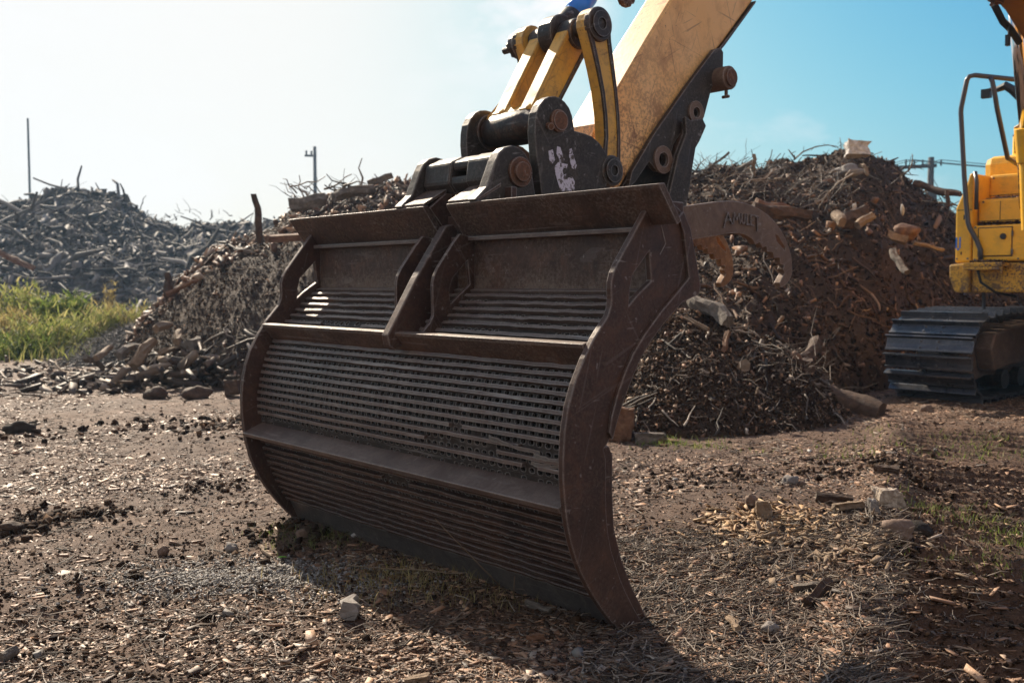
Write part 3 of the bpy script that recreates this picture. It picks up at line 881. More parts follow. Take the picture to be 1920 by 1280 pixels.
for (a, b, r, m, lab) in (
    ((252, 690), (288, 640), .075, 'pale_wood', 'thick pale log pointing up right at the left foot of the soil heap'),
    ((355, 650), (398, 640), .10, 'bark_grey', 'thick grey log at the foot of the soil heap'),
    ((396, 636), (452, 662), .07, 'pale_wood', 'pale log sloping down to the bucket edge'),
    ((222, 668), (262, 650), .055, 'bark_grey', 'grey stub left of the thick pale log'),
    ((180, 672), (204, 648), .04, 'pale_wood', 'pale stub at the left end of the foot of the soil heap'),
    ((160, 668), (192, 690), .035, 'bark_grey', 'grey branch crossing the leftmost pale stub'),
    ((292, 618), (318, 606), .05, 'pale_wood', 'bleached knuckle of wood against the dark slope'),
    ((330, 640), (336, 622), .05, 'pale_wood', 'short upright pale stub against the dark slope'),
    ((410, 690), (440, 668), .03, 'bark_grey', 'slim grey branch next to the bucket edge'),
    ((376, 678), (420, 668), .05, 'bark', 'brown root between the grey log and the bucket'),
    ((236, 718), (272, 672), .09, 'bark', 'dark butt of a log lowest at the foot of the soil heap'),
    ((300, 662), (345, 652), .035, 'pale_wood', 'slim pale branch above the dark butt of log')):
    d0 = on_ground(a[0], 712)[1]
    log('log', lab, 'log', at(a[0], a[1], d0 - .2), at(b[0], b[1], d0 + .15), r, M[m], rough=.25, bend=random.uniform(-.05, .1))
for nm, n, (cx_, sx_), (cy_, sy_), L0, L1 in (('wood_debris', 600, (-4.9, 1.1), (12.4, .8), .06, .30), ('wood_debris', 350, (-6.6, 1.3), (13.0, 1.2), .05, .22)):
    x = rng.normal(cx_, sx_, n); y = rng.normal(cy_, sy_, n)
    k = x < -2.2 - .12 * y; x, y = x[k], y[k]; n = len(x)
    L = L0 + (L1 - L0) * rng.uniform(0, 1, n) ** 3
    tag(chips(nm, np.stack([x, y, gh(x, y) + L * .1], -1), L, L * rng.uniform(.12, .45, n), L * rng.uniform(.08, .25, n), M['sticks'], .35), kind='stuff')
n = 420
x = rng.normal(-3.75, .75, n); y = rng.normal(11.6, .28, n); L = .06 + .26 * rng.uniform(0, 1, n) ** 2.2
hz_ = .34 * np.exp(-((x + 3.6) / .8) ** 2) * rng.uniform(0, 1, n)
tag(chips('broken_wood', np.stack([x, y, gh(x, y) + hz_ + L * .1], -1), L, L * rng.uniform(.15, .45, n), L * rng.uniform(.1, .3, n), M['sticks'], .4), kind='stuff')
log('branch', 'long bare stick lying flat on the ground left of the soil heap', 'stick', gp(112, 738, .03), gp(216, 708, .1), .025, M['bark'])
log('branch', 'short bright stick propped across the long bare one', 'stick', gp(122, 722, .02), gp(112, 706, .25), .012, M['pale_wood'])
log('branch', 'thin brown stick slanting across the far weeds at the left edge', 'stick', at(-10, 466, 30), at(62, 506, 30), .09, M['red_wood'])
rock('stone', 'brown clod at the foot of the soil heap left of the bucket', 'clod', gp(370, 750, .05), (.15, .12, .09), M['bark'])
rock('stone', 'smaller brown clod left of the other clod at the heap foot', 'clod', gp(290, 748, .04), (.12, .1, .08), M['bark'])
rock('wood_block', 'square dark block touching the bucket edge at the heap foot', 'wood chunk', gp(437, 748, .09), (.09, .09, .1), M['bark'], block=True, sharp=.15)

# pieces lying on the yard near the viewer
M['pale_rock'] = wood_mat('pale rough rock', (.20, .14, .10, 1), (.48, .40, .32, 1), (.66, .58, .50, 1), 1.6)
rock('broken_rock', 'biggest pale broken rock on the ground at the right', 'rock', gp(1664, 975, .055), (.075, .06, .062), M['pale_rock'], sharp=.35, block=True)
rock('wedge_stone', 'small pale wedge leaning on the big pale rock', 'rock', gp(1637, 990, .03), (.03, .03, .05), M['stone'], block=True)
rock('stone', 'brown rounded stone below the pale broken rock', 'stone', gp(1684, 1020, .03), (.075, .06, .05), M['brown_stone'])
rock('soil_clod', 'dark lump of soil right of the brown rounded stone', 'clod', gp(1716, 1005, .02), (.075, .07, .05), M['mud'])
log('log_piece', 'short brown log lying left of the pale rock', 'log', gp(1529, 958, .03), gp(1598, 962, .03), .031, M['bark'], M['bark_grey'], sides=12)
rock('bark_curl', 'curled dark bark behind the pale rock', 'bark', gp(1662, 926, .02), (.08, .04, .03), M['bark'], block=True)
rock('stump_block', 'tan split stump block with splinters round it', 'wood chunk', gp(1431, 985, .035), (.048, .045, .052), M['pale_wood'], block=True, sharp=.25)
rock('stump_block', 'small shadowy block touching the tan split stump', 'wood chunk', gp(1408, 972, .025), (.03, .03, .04), M['brown_stone'])
rock('wood_chip', 'wide tan chip right of the short brown log', 'wood chip', gp(1592, 982, .02), (.085, .035, .02), M['pale_wood'], block=True)
rock('stone', 'smooth grey stone alone in the middle distance at the right', 'stone', gp(1480, 918, .02), (.052, .042, .033), M['stone'])
rock('stone', 'little stone next to the smooth grey one', 'stone', gp(1503, 920, .01), (.025, .022, .018), M['brown_stone'])
log('wood_piece', 'rotten brown stick end in the straw at the lower right', 'stick', gp(1515, 1133, .02), gp(1553, 1112, .04), .022, M['bark'], rough=.3)
log('wood_piece', 'grey curved wood piece above the rotten stick end', 'stick', gp(1488, 1100, .015), gp(1538, 1106, .012), .018, M['bark_grey'], rough=.3)
rock('wood_piece', 'dark flat bark above the grey curved wood piece', 'bark', gp(1505, 1068, .01), (.045, .02, .012), M['bark'], block=True)
log('wood_piece', 'pale broken peg at the edge of the shadow in front of the bucket', 'stick', gp(1366, 1165, .02), gp(1383, 1188, .02), .014, M['pale_wood'])
rock('stone', 'grey stone in the shadow right of the pale peg', 'stone', gp(1444, 1180, .012), (.033, .028, .022), M['stone'])
log('wood_piece', 'pale dusty stub standing out on the lit soil below the bucket', 'wood chunk', gp(660, 1128, .018), gp(655, 1166, .02), .026, M['stone'], rough=.25, taper=-.4)
rock('wood_piece', 'white and orange chip at the bottom edge of the picture', 'wood chip', gp(782, 1272, .01), (.045, .02, .013), M['pale_wood'], block=True)
rock('wood_piece', 'tan slab in the bucket shadow near its right corner', 'wood chip', gp(1004, 1200, .012), (.033, .014, .012), M['red_wood'], block=True)
rock('bark_piece', 'dark bark sliver on the lit soil left of the dusty stub', 'bark', gp(387, 1158, .012), (.045, .016, .01), M['mud'], block=True)
log('wood_piece', 'brown stick end in the lower left corner', 'stick', gp(2, 1238, .015), gp(32, 1226, .02), .018, M['bark_grey'])
rock('stone', 'tan pebble in the shade at the bucket left corner', 'stone', gp(566, 1010, .02), (.028, .024, .028), M['brown_stone'])
rock('stone', 'grey pebble left of the shaded tan pebble', 'stone', gp(434, 1030, .02), (.032, .024, .022), M['stone'])
rock('stone', 'brown pebble left of the grey pebble', 'stone', gp(307, 1032, .02), (.026, .02, .026), M['brown_stone'])
rock('stone', 'dark stone at the far left edge of the yard', 'stone', gp(22, 990, .03), (.055, .045, .03), M['bark'])
rock('soil_clod', 'dark clod at the left edge in the middle distance', 'clod', gp(35, 812, .04), (.12, .1, .06), M['mud'])
rock('pebble', 'white pebble in the shade under the bucket bottom', 'stone', gp(664, 1006, .01), (.014, .012, .01), M['white_stone'])
log('wood_piece', 'flat stick beside the bucket edge in the shade', 'stick', gp(985, 1135, .015), gp(1032, 1148, .012), .012, M['bark_grey'])
log('wood_piece', 'short pale stick slanting near the left corner of the bucket shadow', 'stick', gp(488, 1025, .01), gp(506, 1042, .015), .008, M['pale_wood'])
# clumps of damp soil and a trampled ash-grey patch
for (px_, py_, sx_, sy_, n_, l0, l1) in ((335, 798, .40, .12, 110, .015, .06), (425, 802, .28, .10, 90, .015, .06), (20, 815, .25, .14, 80, .015, .08), (60, 975, .12, .06, 160, .012, .05), (150, 962, .14, .05, 140, .012, .045), (385, 915, .12, .05, 90, .012, .04),
        (1690, 1040, .04, .12, 420, .008, .032), (1700, 905, .05, .14, 300, .01, .04), (1600, 890, .35, .06, 220, .01, .04), (1330, 905, .3, .08, 160, .01, .035), (210, 1120, .3, .15, 120, .01, .035), (560, 1000, .12, .08, 120, .01, .04)):
    c = on_ground(px_, py_)
    x = rng.normal(c[0], sx_, n_); y = rng.normal(c[1], sy_ * 2.6, n_); L = l0 + (l1 - l0) * rng.uniform(0, 1, n_) ** 2.5
    tag(chips('soil_clumps', np.stack([x, y, gh(x, y) + L * .2], -1), L, L * rng.uniform(.6, 1, n_), L * rng.uniform(.4, .8, n_), M['chips_dark'], .8), kind='stuff')
c = on_ground(470, 1082); n = 5000
x = rng.normal(c[0], .30, n); y = rng.normal(c[1], .16, n); L = rng.uniform(.004, .014, n)
tag(chips('ash_grit', np.stack([x, y, gh(x, y) + .002], -1), L, L * .8, L * .5, M['gravel'], .5), kind='stuff')
# fresh splinters round the stump
n = 420
cx, cy = on_ground(1425, 990)[:2]
x = rng.normal(cx, .17, n); y = rng.normal(cy - .02, .13, n)
L = rng.uniform(.015, .07, n)
tag(chips('fresh_splinters', np.stack([x, y, gh(x, y) + .008], -1), L, L * rng.uniform(.15, .5, n), L * .1, M['chips_orange'], .35), kind='stuff')
n = 420
cx, cy = on_ground(1560, 1040)[:2]
x = rng.normal(cx, .28, n); y = rng.normal(cy, .3, n)
L = rng.uniform(.015, .08, n)
tag(chips('pale_splinters', np.stack([x, y, gh(x, y) + .01], -1), L, L * rng.uniform(.12, .4, n), L * .1, M['pale_wood'], .35), kind='stuff')

# green leaf
lf = MB(); c = gp(528, 1048, .015)
lf.add([(-.02, 0, 0), (-.008, .007, .004), (.012, .006, .005), (.024, 0, .002), (.01, -.006, .004), (-.01, -.006, .003), (0, 0, -.001)], [(6, 0, 1), (6, 1, 2), (6, 2, 3), (6, 3, 4), (6, 4, 5), (6, 5, 0)])
o = lf.build('leaf', M['leaf'], solid=.001); o.location = tuple(c); tag(o, 'single bright green leaf at the left end of the bucket shadow', 'leaf')


# dry stems in front of the bucket
def stem(name, label, pts, r, mat, twigs=0, tl=.06):
    base = Vector(pts[0])
    mb = MB(); P = [Vector(p) - base for p in pts]
    mb.tube(P, [r * (1 - .5 * i / (len(P) - 1)) for i in range(len(P))], 6)
    for _ in range(twigs):
        i = random.randrange(max(1, len(P) // 2), len(P)); b = P[i]
        d = Vector((random.uniform(-1, 1), random.uniform(-1, 1), random.uniform(.1, 1))).normalized() * tl * random.uniform(.4, 1)
        mb.tube([b, b + d * .5 + Vector((0, 0, .004)), b + d], [r * .4, r * .3, r * .15], 4)
    o = mb.build(name, mat, smooth=True); o.location = base
    tag(o, label, 'dry plant')
    return o


yb = on_ground(938, 1100)[1]
stem('dead_stalk', 'long straw leaning left in front of the bucket ribs', [at(938, 1098, 3.75), at(905, 1065, 3.72), at(872, 1030, 3.7), at(842, 1000, 3.68), at(816, 972, 3.66)], .0028, M['pale_wood'])
yw = on_ground(963, 1115)[1]
stem('dry_weed', 'upright dry weed with a twiggy head in front of the bucket', [at(963, 1112, yw), at(965, 1075, yw), at(968, 1050, yw), at(970, 1030, yw), at(960, 1012, yw)], .0032, M['pale_wood'], 16, .07)
stem('dead_stalk', 'low bent stem arching over the shaded soil before the bucket', [gp(650, 1062, .01), gp(740, 1078, .03), gp(800, 1085, .045), at(842, 1074, 3.9), at(874, 1073, 3.85), at(884, 1088, 3.8), gp(892, 1100, .005)], .0028, M['pale_wood'])


# ------------------------------------------------------------------ weeds and grass
def blades(name, P, H, W, mat, lean=.35, parent=None):
    n = len(P)
    a = rng.uniform(0, 2 * math.pi, n)
    sx = np.stack([np.cos(a), np.sin(a), np.zeros(n)], -1) * (W[:, None] * .5)
    l = rng.normal(0, lean, (n, 2)) * H[:, None]
    b = P; m = P + np.stack([l[:, 0] * .35, l[:, 1] * .35, H * .6], -1); t = P + np.stack([l[:, 0], l[:, 1], H], -1)
    V = np.stack([b - sx, b + sx, m + sx * .7, m - sx * .7, t + sx * .08, t - sx * .08], 1).reshape(-1, 3)
    k = np.arange(n)[:, None] * 6
    F = np.stack([k + np.array([0, 1, 2, 3]), k + np.array([3, 2, 4, 5])], 1).reshape(-1, 4)
    return np_mesh(name, V, F, mat, parent)


def grass_patch(name, n, cx, cy, sx, sy, h, w, mat='grass', tufts=14):
    tx = rng.normal(cx, sx, tufts); ty = rng.normal(cy, sy, tufts)
    i = rng.integers(0, tufts, n)
    x = tx[i] + rng.normal(0, .05 + sx * .12, n); y = ty[i] + rng.normal(0, .05 + sy * .12, n)
    o = blades(name, np.stack([x, y, gh(x, y) - .003], -1), rng.uniform(h * .35, h, n), rng.uniform(w * .5, w, n), M[mat], .5)
    tag(o, kind='stuff')


for (px, py, s, n) in ((1765, 962, .12, 260), (1850, 985, .12, 240), (1895, 1010, .10, 240), (1880, 1065, .1, 200), (1800, 1060, .08, 70)):
    c = on_ground(px, py)
    grass_patch('grass', n, c[0], c[1], s, s * .9, .06, .004)
for (px, py, s, n) in ((1870, 835, .35, 350), (1780, 842, .3, 160), (1620, 855, .3, 150), (1250, 830, .15, 200), (1310, 835, .2, 120)):
    c = on_ground(px, py)
    grass_patch('grass', n, c[0], c[1], s, s * .7, .06, .006)
c = on_ground(560, 1010); grass_patch('grass', 260, c[0], c[1], .12, .1, .05, .003)
c = on_ground(840, 1090); grass_patch('dry_grass', 600, c[0], c[1], .25, .16, .08, .003, 'dry')
# meadow strip at the left
n = 9000
x = rng.uniform(-13.5, -6.2, n); y = rng.uniform(14.8, 25, n)
k = (x < -5.4 - (y - 14) * .18) & (fbm(x, y, .9, 3, 90) > rng.uniform(-.12, .16, n))
x, y = x[k], y[k]
tag(blades('meadow_grass', np.stack([x, y, gh(x, y)], -1), rng.uniform(.06, .34, len(x)), rng.uniform(.008, .022, len(x)), M['bush'], .55), kind='stuff')


def weed(name, label, px, py, Y, h, rad, mat, n=1400, leafw=.035):
    c = at(px, py, Y); c[2] = 0
    root = MB()
    pts = []
    stems = 14
    for _ in range(stems):
        a = random.uniform(0, 2 * math.pi); rr = rad * math.sqrt(random.random())
        tip = Vector((rr * math.cos(a), rr * math.sin(a), h * random.uniform(.65, 1.0)))
        b = Vector((tip.x * .25, tip.y * .25, -.03))
        mid = (tip + b) / 2 + Vector((0, 0, h * .08))
        root.tube([b, mid, tip], [.012, .008, .003], 5)
        pts.append((b, mid, tip))
    P = np.empty((n, 3))
    for i in range(n):
        b, m, t = random.choice(pts); u = random.uniform(.15, 1)
        q = b * (1 - u) ** 2 + m * 2 * u * (1 - u) + t * u * u
        P[i] = q + Vector([random.gauss(0, rad * .16) for _ in range(3)])
    P[:, 2] = np.maximum(P[:, 2], 0)
    fo = blades(name, P, rng.uniform(.05, .15, n), rng.uniform(leafw * .5, leafw, n), M[mat], 1.0)
    fo.location = tuple(c)
    tag(fo, label, 'weed')
    root.build('stems', M['sticks'], fo)
    return fo


weed('weed_bush', 'green leafy bush rising above the weeds at the left edge, below the far heap', 38, 600, 19, 1.22, .55, 'bush', 1500, .05)
weed('weed_bush', 'bright green leafy bush just right of the tallest one at the left', 100, 600, 18, 1.02, .45, 'grass', 1300, .06)
weed('weed_bush', 'darker green leafy bush with broad leaves behind the yellow weeds', 135, 600, 18.5, .98, .4, 'grass', 1100, .06)
weed('weed_bush', 'dry tan tuft at the very left edge of the picture', 5, 600, 17, .8, .5, 'dry', 1600, .03)
weed('weed_bush', 'yellow green weed clump in front of the leafy bushes', 90, 620, 16.5, .62, .7, 'bush', 1900, .03)
weed('weed_bush', 'yellow feathery clump in the middle of the weed strip', 170, 600, 17.5, .72, .65, 'bush', 1700, .025)
weed('weed_bush', 'yellow feathery clump right of the middle one', 215, 600, 18, .76, .6, 'dry', 1300, .025)
weed('weed_bush', 'rightmost yellow green clump against the dark soil heap', 252, 600, 18, .74, .5, 'bush', 1500, .025)
weed('weed_bush', 'low green clump at the left foot of the weed strip', 30, 640, 15.8, .35, .7, 'grass', 1500, .03)
weed('weed_bush', 'small yellow weed alone on the rubble above the weed strip', 208, 540, 24, 1.25, .18, 'dry', 220, .05)


# ------------------------------------------------------------------ poles
def pole(name, label, px, ytop, Y, r, arms=0, mat='pole', base=0.0):
    t = at(px, ytop, Y)
    e = empty(name, (t[0], t[1], base))
    tag(e, label, 'pole')
    MB().tube([(0, 0, 0), (0, 0, t[2] - base)], [r * 1.2, r * .85], 10).build('pole_shaft', M[mat], e, smooth=True)
    return e, t[2] - base


pole('flag_pole', 'plain thin tall pole rising behind the far left heap', 52, 222, 60, .07, mat='steel_pole')
e, hh = pole('utility_pole', 'utility pole with a short top bracket beyond the soil heap crest', 590, 275, 90, .17)
MB().box((-.9, -.06, hh - .9), (.15, .06, hh - .72)).build('crossarm', M['pole'], e)
MB().tube([(-.75, 0, hh - .72), (-.75, 0, hh - .35)], .09, 8).tube([(-.3, 0, hh - .72), (-.3, 0, hh - .4)], .09, 8).build('insulators', M['pole'], e)
e, hh = pole('utility_pole', 'utility pole with crossarm and wires between the brown heap and the cab', 1746, 295, 60, .20)
MB().box((-1.6, -.08, hh - .62), (.75, .08, hh - .42)).build('crossarm', M['pole'], e).rotation_euler = (0, R_(-3), 0)
MB().box((-.28, -.35, hh - 2.9), (.28, .1, hh - 1.9)).build('transformer', M['pole'], e, bevel=.05)
ins = MB()
for xx in (-1.5, -1.0, -.5, .6): ins.tube([(xx, 0, hh - .5), (xx, 0, hh - .15)], .055, 8)
ins.build('insulators', M['pole'], e)
w = MB()
def wire(a, b, sag, r=.022):
    a, b = Vector(a), Vector(b)
    w.tube([a.lerp(b, k / 14) + Vector((0, 0, -sag * 4 * (k / 14) * (1 - k / 14))) for k in range(15)], r, 4)
for xx in (-1.5, -1.0, .6):
    wire((xx, 0, hh - .15), (-14 + xx, 16, hh - 1.6), .5)
    wire((xx, 0, hh - .15), (30 + xx, -4, hh - .8), .8)
wire((0, 0, hh - 1.0), (4.5, 0, 0), 0)
wire((-.2, 0, hh - 2.2), (-2.4, 0, hh - 1.5), .25, .03)
wire((-.2, 0, hh - 2.7), (-1.8, .5, hh - 2.2), .2, .03)
w.build('wires', M['pole'], e)
# bare twigs sprouting over the heap crest
def twiggy(name, label, pts, r, n, l):
    base = Vector(pts[0]); P = [Vector(p) - base for p in pts]
    mb = MB(); mb.tube(P, [r * (1 - .6 * i / (len(P) - 1)) for i in range(len(P))], 5)
    for _ in range(n):
        i = random.randrange(0, len(P) - 1); b = P[i].lerp(P[i + 1], random.random())
        d = Vector((random.uniform(-1, 1), random.uniform(-.5, .5), random.uniform(-.8, .8))).normalized() * l * random.uniform(.3, 1)
        mb.tube([b, b + d * .6, b + d], [r * .4, r * .3, r * .15], 4)
    o = mb.build(name, M['sticks'], smooth=True); o.location = base; tag(o, label, 'twig')
twiggy('arching_twig', 'thin arching twig with dry leaves over the crest of the brown heap', [at(1488, 300, 15.2), at(1505, 285, 15.2), at(1530, 275, 15.2), at(1552, 272, 15.2), at(1570, 275, 15.2)], .014, 8, .16)
twiggy('bare_twig', 'small forked twig at the left foot of the arching twig', [at(1492, 298, 15.1), at(1484, 288, 15.1), at(1478, 280, 15.1)], .016, 4, .12)
twiggy('bare_twig', 'fine upright twig just left of the concrete lump', [at(1578, 300, 15.4), at(1577, 275, 15.4), at(1575, 258, 15.4)], .01, 6, .15)
twiggy('bare_twig', 'twiggy snag on the right shoulder of the brown heap', [at(1690, 330, 15.4), at(1705, 318, 15.4), at(1712, 300, 15.4)], .02, 14, .35)
twiggy('bare_twig', 'sprawling dry twigs under the jutting branch beside the cab', [at(1760, 380, 15), at(1790, 384, 15), at(1815, 392, 15)], .02, 18, .5)
twiggy('bare_twig', 'fine dry twig low at the left end of the brown heap crest', [at(1305, 320, 15), at(1312, 308, 15), at(1320, 300, 15)], .014, 10, .22)

# ------------------------------------------------------------------ EXCAVATOR
ex = empty('excavator', tuple(O), ANG)
tag(ex, 'yellow tracked excavator with its wide perforated rake bucket resting on the ground', 'excavator')

# ---- bucket: shell profile (q,z) from the back panel foot down to the cutting edge
BW = 2.262
PU = [(-.105, 1.165), (.00, 1.075), (.075, 1.005), (.135, .935)]
PM = [(.135, .935), (.185, .84), (.222, .73), (.236, .63), (.232, .53)]
PL = [(.232, .53), (.218, .42), (.185, .31), (.140, .205), (.068, .088)]


def along(P, n):
    P = np.array(P); d = np.r_[0, np.cumsum(np.linalg.norm(np.diff(P, axis=0), axis=1))]
    t = np.linspace(0, d[-1], n)
    return np.stack([np.interp(t, d, P[:, 0]), np.interp(t, d, P[:, 1])], -1), d[-1]


def screen_section(name, P, rows, fill, torn, bars=True, mat=None, out=.025, first_plain=.0):
    """perforated sheet; rows of square holes with a rib between every two rows"""
    pts, Ltot = along(P, rows * 12 + 1)
    def at_s(s):
        s = min(max(s, 0), 1) * (len(pts) - 1); i = min(int(s), len(pts) - 2); f = s - i
        return pts[i] * (1 - f) + pts[i + 1] * f
    cols = 52; w0, w1 = .014, BW - .014
    mb = MB(); idx = {}
    def V(w_, s):
        k = (round(w_, 5), round(s, 5))
        if k not in idx:
            q = at_s(s); idx[k] = len(mb.v); mb.v.append((w_, float(q[0]), float(q[1])))
        return idx[k]
    cw = (w1 - w0) / cols
    for r in range(rows):
        s0, s1 = r / rows, (r + 1) / rows
        sm = [s0 + (s1 - s0) * k for k in (.22, .36, .84, .98 if False else .92)]
        for c in range(cols):
            a, b = w0 + c * cw, w0 + (c + 1) * cw
            if random.random() < fill:
                mb.f.append((V(a, s0), V(b, s0), V(b, s1), V(a, s1))); mb.m.append(0); continue
            jx, js = random.uniform(-.06, .06) * cw, random.uniform(-.04, .04) * (s1 - s0)
            wm = [a + cw * k + jx for k in (.2, .36, .64, .8)]
            so = [s + js for s in (s0 + (s1 - s0) * .26, s0 + (s1 - s0) * .38, s0 + (s1 - s0) * .66, s0 + (s1 - s0) * .78)]
            o8 = [V(wm[1], so[0]), V(wm[2], so[0]), V(wm[3], so[1]), V(wm[3], so[2]), V(wm[2], so[3]), V(wm[1], so[3]), V(wm[0], so[2]), V(wm[0], so[1])]
            c4 = [V(a, s0), V(b, s0), V(b, s1), V(a, s1)]
            for f in ((c4[0], c4[1], o8[1], o8[0]), (c4[1], o8[2], o8[1]), (c4[1], c4[2], o8[3], o8[2]), (c4[2], o8[4], o8[3]),
                      (c4[2], c4[3], o8[5], o8[4]), (c4[3], o8[6], o8[5]), (c4[3], c4[0], o8[7], o8[6]), (c4[0], o8[0], o8[7])):
                mb.f.append(f); mb.m.append(0)
    mb2 = MB()
    for r in range(rows + 1):
        s = r / rows
        if r in (0, rows): continue
        segs = [(w0, w1)]
        for (tr, ta, tb) in torn:
            if tr == r:
                segs = [(x, y) for (a, b) in segs for (x, y) in ((a, min(b, ta)), (max(a, tb), b)) if y - x > .02]
        p = at_s(s); pd = at_s(s + .02) - at_s(s - .02); pd /= np.linalg.norm(pd); nrm = np.array([-pd[1], pd[0]])
        if nrm[0] < 0: nrm = -nrm
        for (a, b) in segs:
            n = max(2, int((b - a) / .05)); v = []
            for i in range(n + 1):
                w_ = a + (b - a) * i / n
                jz = .0016 * mnoise.noise(Vector((w_ * 6, r * 3.1, 0))) + .003 * mnoise.noise(Vector((w_ * 1.3, r * 7.7, 3)))
                jo = .0022 * mnoise.noise(Vector((w_ * 9, r * 5.3, 9)))
                wear = .8 + .35 * mnoise.noise(Vector((w_ * 22, r * 2.3, 5)))
                th = .0088 * (1 + .2 * mnoise.noise(Vector((w_ * 15, r, 1))))
                for (du, dn) in ((-th, -.006), (th, -.006), (th * .85, out * min(1.05, wear + .2) + jo), (-th * .85, out * min(1.05, wear + .2) + jo)):
                    q = p + pd * (du + jz) + nrm * dn
                    v.append((w_, q[0], q[1]))
            f = [(i * 4 + k, i * 4 + (k + 1) % 4, i * 4 + 4 + (k + 1) % 4, i * 4 + 4 + k) for i in range(n) for k in range(4)]
            f += [(3, 2, 1, 0), (n * 4, n * 4 + 1, n * 4 + 2, n * 4 + 3)]
            mb2.add(v, f)
    return mb, mb2


bucket = None
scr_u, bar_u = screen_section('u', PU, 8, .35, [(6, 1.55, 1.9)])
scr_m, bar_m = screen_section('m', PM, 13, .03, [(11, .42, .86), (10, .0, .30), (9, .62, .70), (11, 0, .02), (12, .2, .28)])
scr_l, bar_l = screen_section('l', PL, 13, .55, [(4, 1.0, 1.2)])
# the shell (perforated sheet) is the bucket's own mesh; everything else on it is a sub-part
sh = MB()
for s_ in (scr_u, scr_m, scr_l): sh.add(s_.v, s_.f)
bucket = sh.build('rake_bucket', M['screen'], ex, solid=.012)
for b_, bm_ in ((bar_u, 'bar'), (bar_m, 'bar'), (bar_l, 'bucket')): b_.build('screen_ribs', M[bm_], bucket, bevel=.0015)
for (wa, wb, za, zb, lift) in ((.20, .46, .615, .645, .03), (.05, .22, .60, .607, .02), (.10, .24, .578, .575, .012)):
    v = []; n = 12
    for i in range(n + 1):
        a = i / n; w_ = wa + (wb - wa) * a; z_ = za + (zb - za) * a + .006 * mnoise.noise(Vector((w_ * 30, za * 9, 0)))
        q_ = .240 + lift * math.sin(a * 2.6) + .006 * mnoise.noise(Vector((w_ * 25, 3, za)))
        hh_ = .007 * (1 + .6 * mnoise.noise(Vector((w_ * 60, 0, za))))
        v += [(w_, q_, z_ - hh_), (w_, q_ + .006, z_ - hh_), (w_, q_ + .006, z_ + hh_), (w_, q_, z_ + hh_)]
    f = [(i * 4 + k, i * 4 + (k + 1) % 4, i * 4 + 4 + (k + 1) % 4, i * 4 + 4 + k) for i in range(n) for k in range(4)] + [(3, 2, 1, 0), (n * 4, n * 4 + 1, n * 4 + 2, n * 4 + 3)]
    MB().add(v, f).build('torn_rib', M['cut_edge'], bucket)
# dark mud-coloured sheet added behind the holes to keep them dark
mud = MB(); pr = [np.array(p) for p in PU + PM[1:] + PL[1:]]
nn = 60; mv = []
for i in range(nn + 1):
    w_ = .02 + (BW - .04) * i / nn
    for j, p in enumerate(pr):
        o_ = .036 + .02 * mnoise.noise(Vector((w_ * 9, j * 1.7, 0)))
        d = pr[min(j + 1, len(pr) - 1)] - pr[max(j - 1, 0)]; d = d / np.linalg.norm(d); nr = np.array([-d[1], d[0]]); nr = nr if nr[0] < 0 else -nr
        mv.append((w_, *(p + nr * o_)))
k = len(pr)
mud.add(mv, [(i * k + j, (i + 1) * k + j, (i + 1) * k + j + 1, i * k + j + 1) for i in range(nn) for j in range(k - 1)])
mud.build('dark_lining', M['mud'], bucket, smooth=True)

SIDE = [(-.06, 1.455), (-.075, 1.466), (.006, 1.371), (.085, 1.272), (.104, 1.24), (.114, 1.21), (.116, 1.185), (.113, 1.151), (.118, 1.122), (.13, 1.095), (.16, 1.062), (.197, 1.022), (.245, .955), (.290, .873), (.318, .80), (.334, .72), (.341, .632), (.340, .56), (.332, .49), (.322, .42), (.303, .350), (.280, .29), (.252, .235), (.222, .185), (.188, .138), (.15, .09), (.11, .045), (.07, .006), (.042, -.03),
        (-.055, -.02), (-.048, .012), (-.01, .065), (.029, .125), (.06, .18), (.087, .24), (.108, .29), (.125, .355), (.133, .42), (.136, .479), (.137, .608), (.149, .645), (.135, .655), (.118, .675), (.105, .71), (.089, .75), (.06, .81), (.023, .874), (-.02, .94), (-.074, 1.0), (-.15, 1.065), (-.249, 1.135), (-.285, 1.152), (-.341, 1.165), (-.352, 1.19), (-.345, 1.225), (-.330, 1.26), (-.322, 1.303), (-.310, 1.35), (-.291, 1.40), (-.25, 1.465), (-.19, 1.50), (-.12, 1.48)]
SIDE = [SIDE[0]] + SIDE[2:]
HOLE = [(-.078, 1.315), (-.092, 1.212), (-.02, 1.165), (.026, 1.128), (.022, 1.18), (.008, 1.232)]
for w0_, w1_ in ((-.012, .014), (BW - .012, BW + .014)):
    MB().prism([SIDE, HOLE], w0_, w1_).build('side_plate', M['bucket'], bucket, bevel=.004)
# reinforcing rim welded along the rear edge of each side plate
RIM = [(.149, .645), (.098, .648), (.078, .612), (.078, .479), (.068, .355), (.032, .245), (-.026, .13), (-.098, .018), (-.115, -.02), (-.055, -.028), (-.048, .008), (.029, .121), (.087, .236), (.125, .351), (.136, .475), (.137, .604)]
MB().prism(RIM, .012, .052).build('edge_rim', M['bucket'], bucket, bevel=.004)
MB().prism(RIM, BW - .052, BW - .012).build('edge_rim', M['bucket'], bucket, bevel=.004)
RIM2 = [(.118, .675), (.105, .71), (.089, .75), (.06, .81), (.023, .874), (-.02, .94), (-.074, 1.0), (-.15, 1.065), (-.249, 1.135), (-.341, 1.162), (-.352, 1.19), (-.345, 1.225), (-.322, 1.303), (-.291, 1.40), (-.25, 1.462), (-.222, 1.44), (-.252, 1.385), (-.272, 1.29), (-.285, 1.225), (-.235, 1.185), (-.13, 1.105), (-.045, 1.03), (.015, .965), (.058, .9), (.092, .835), (.122, .76), (.135, .70)]
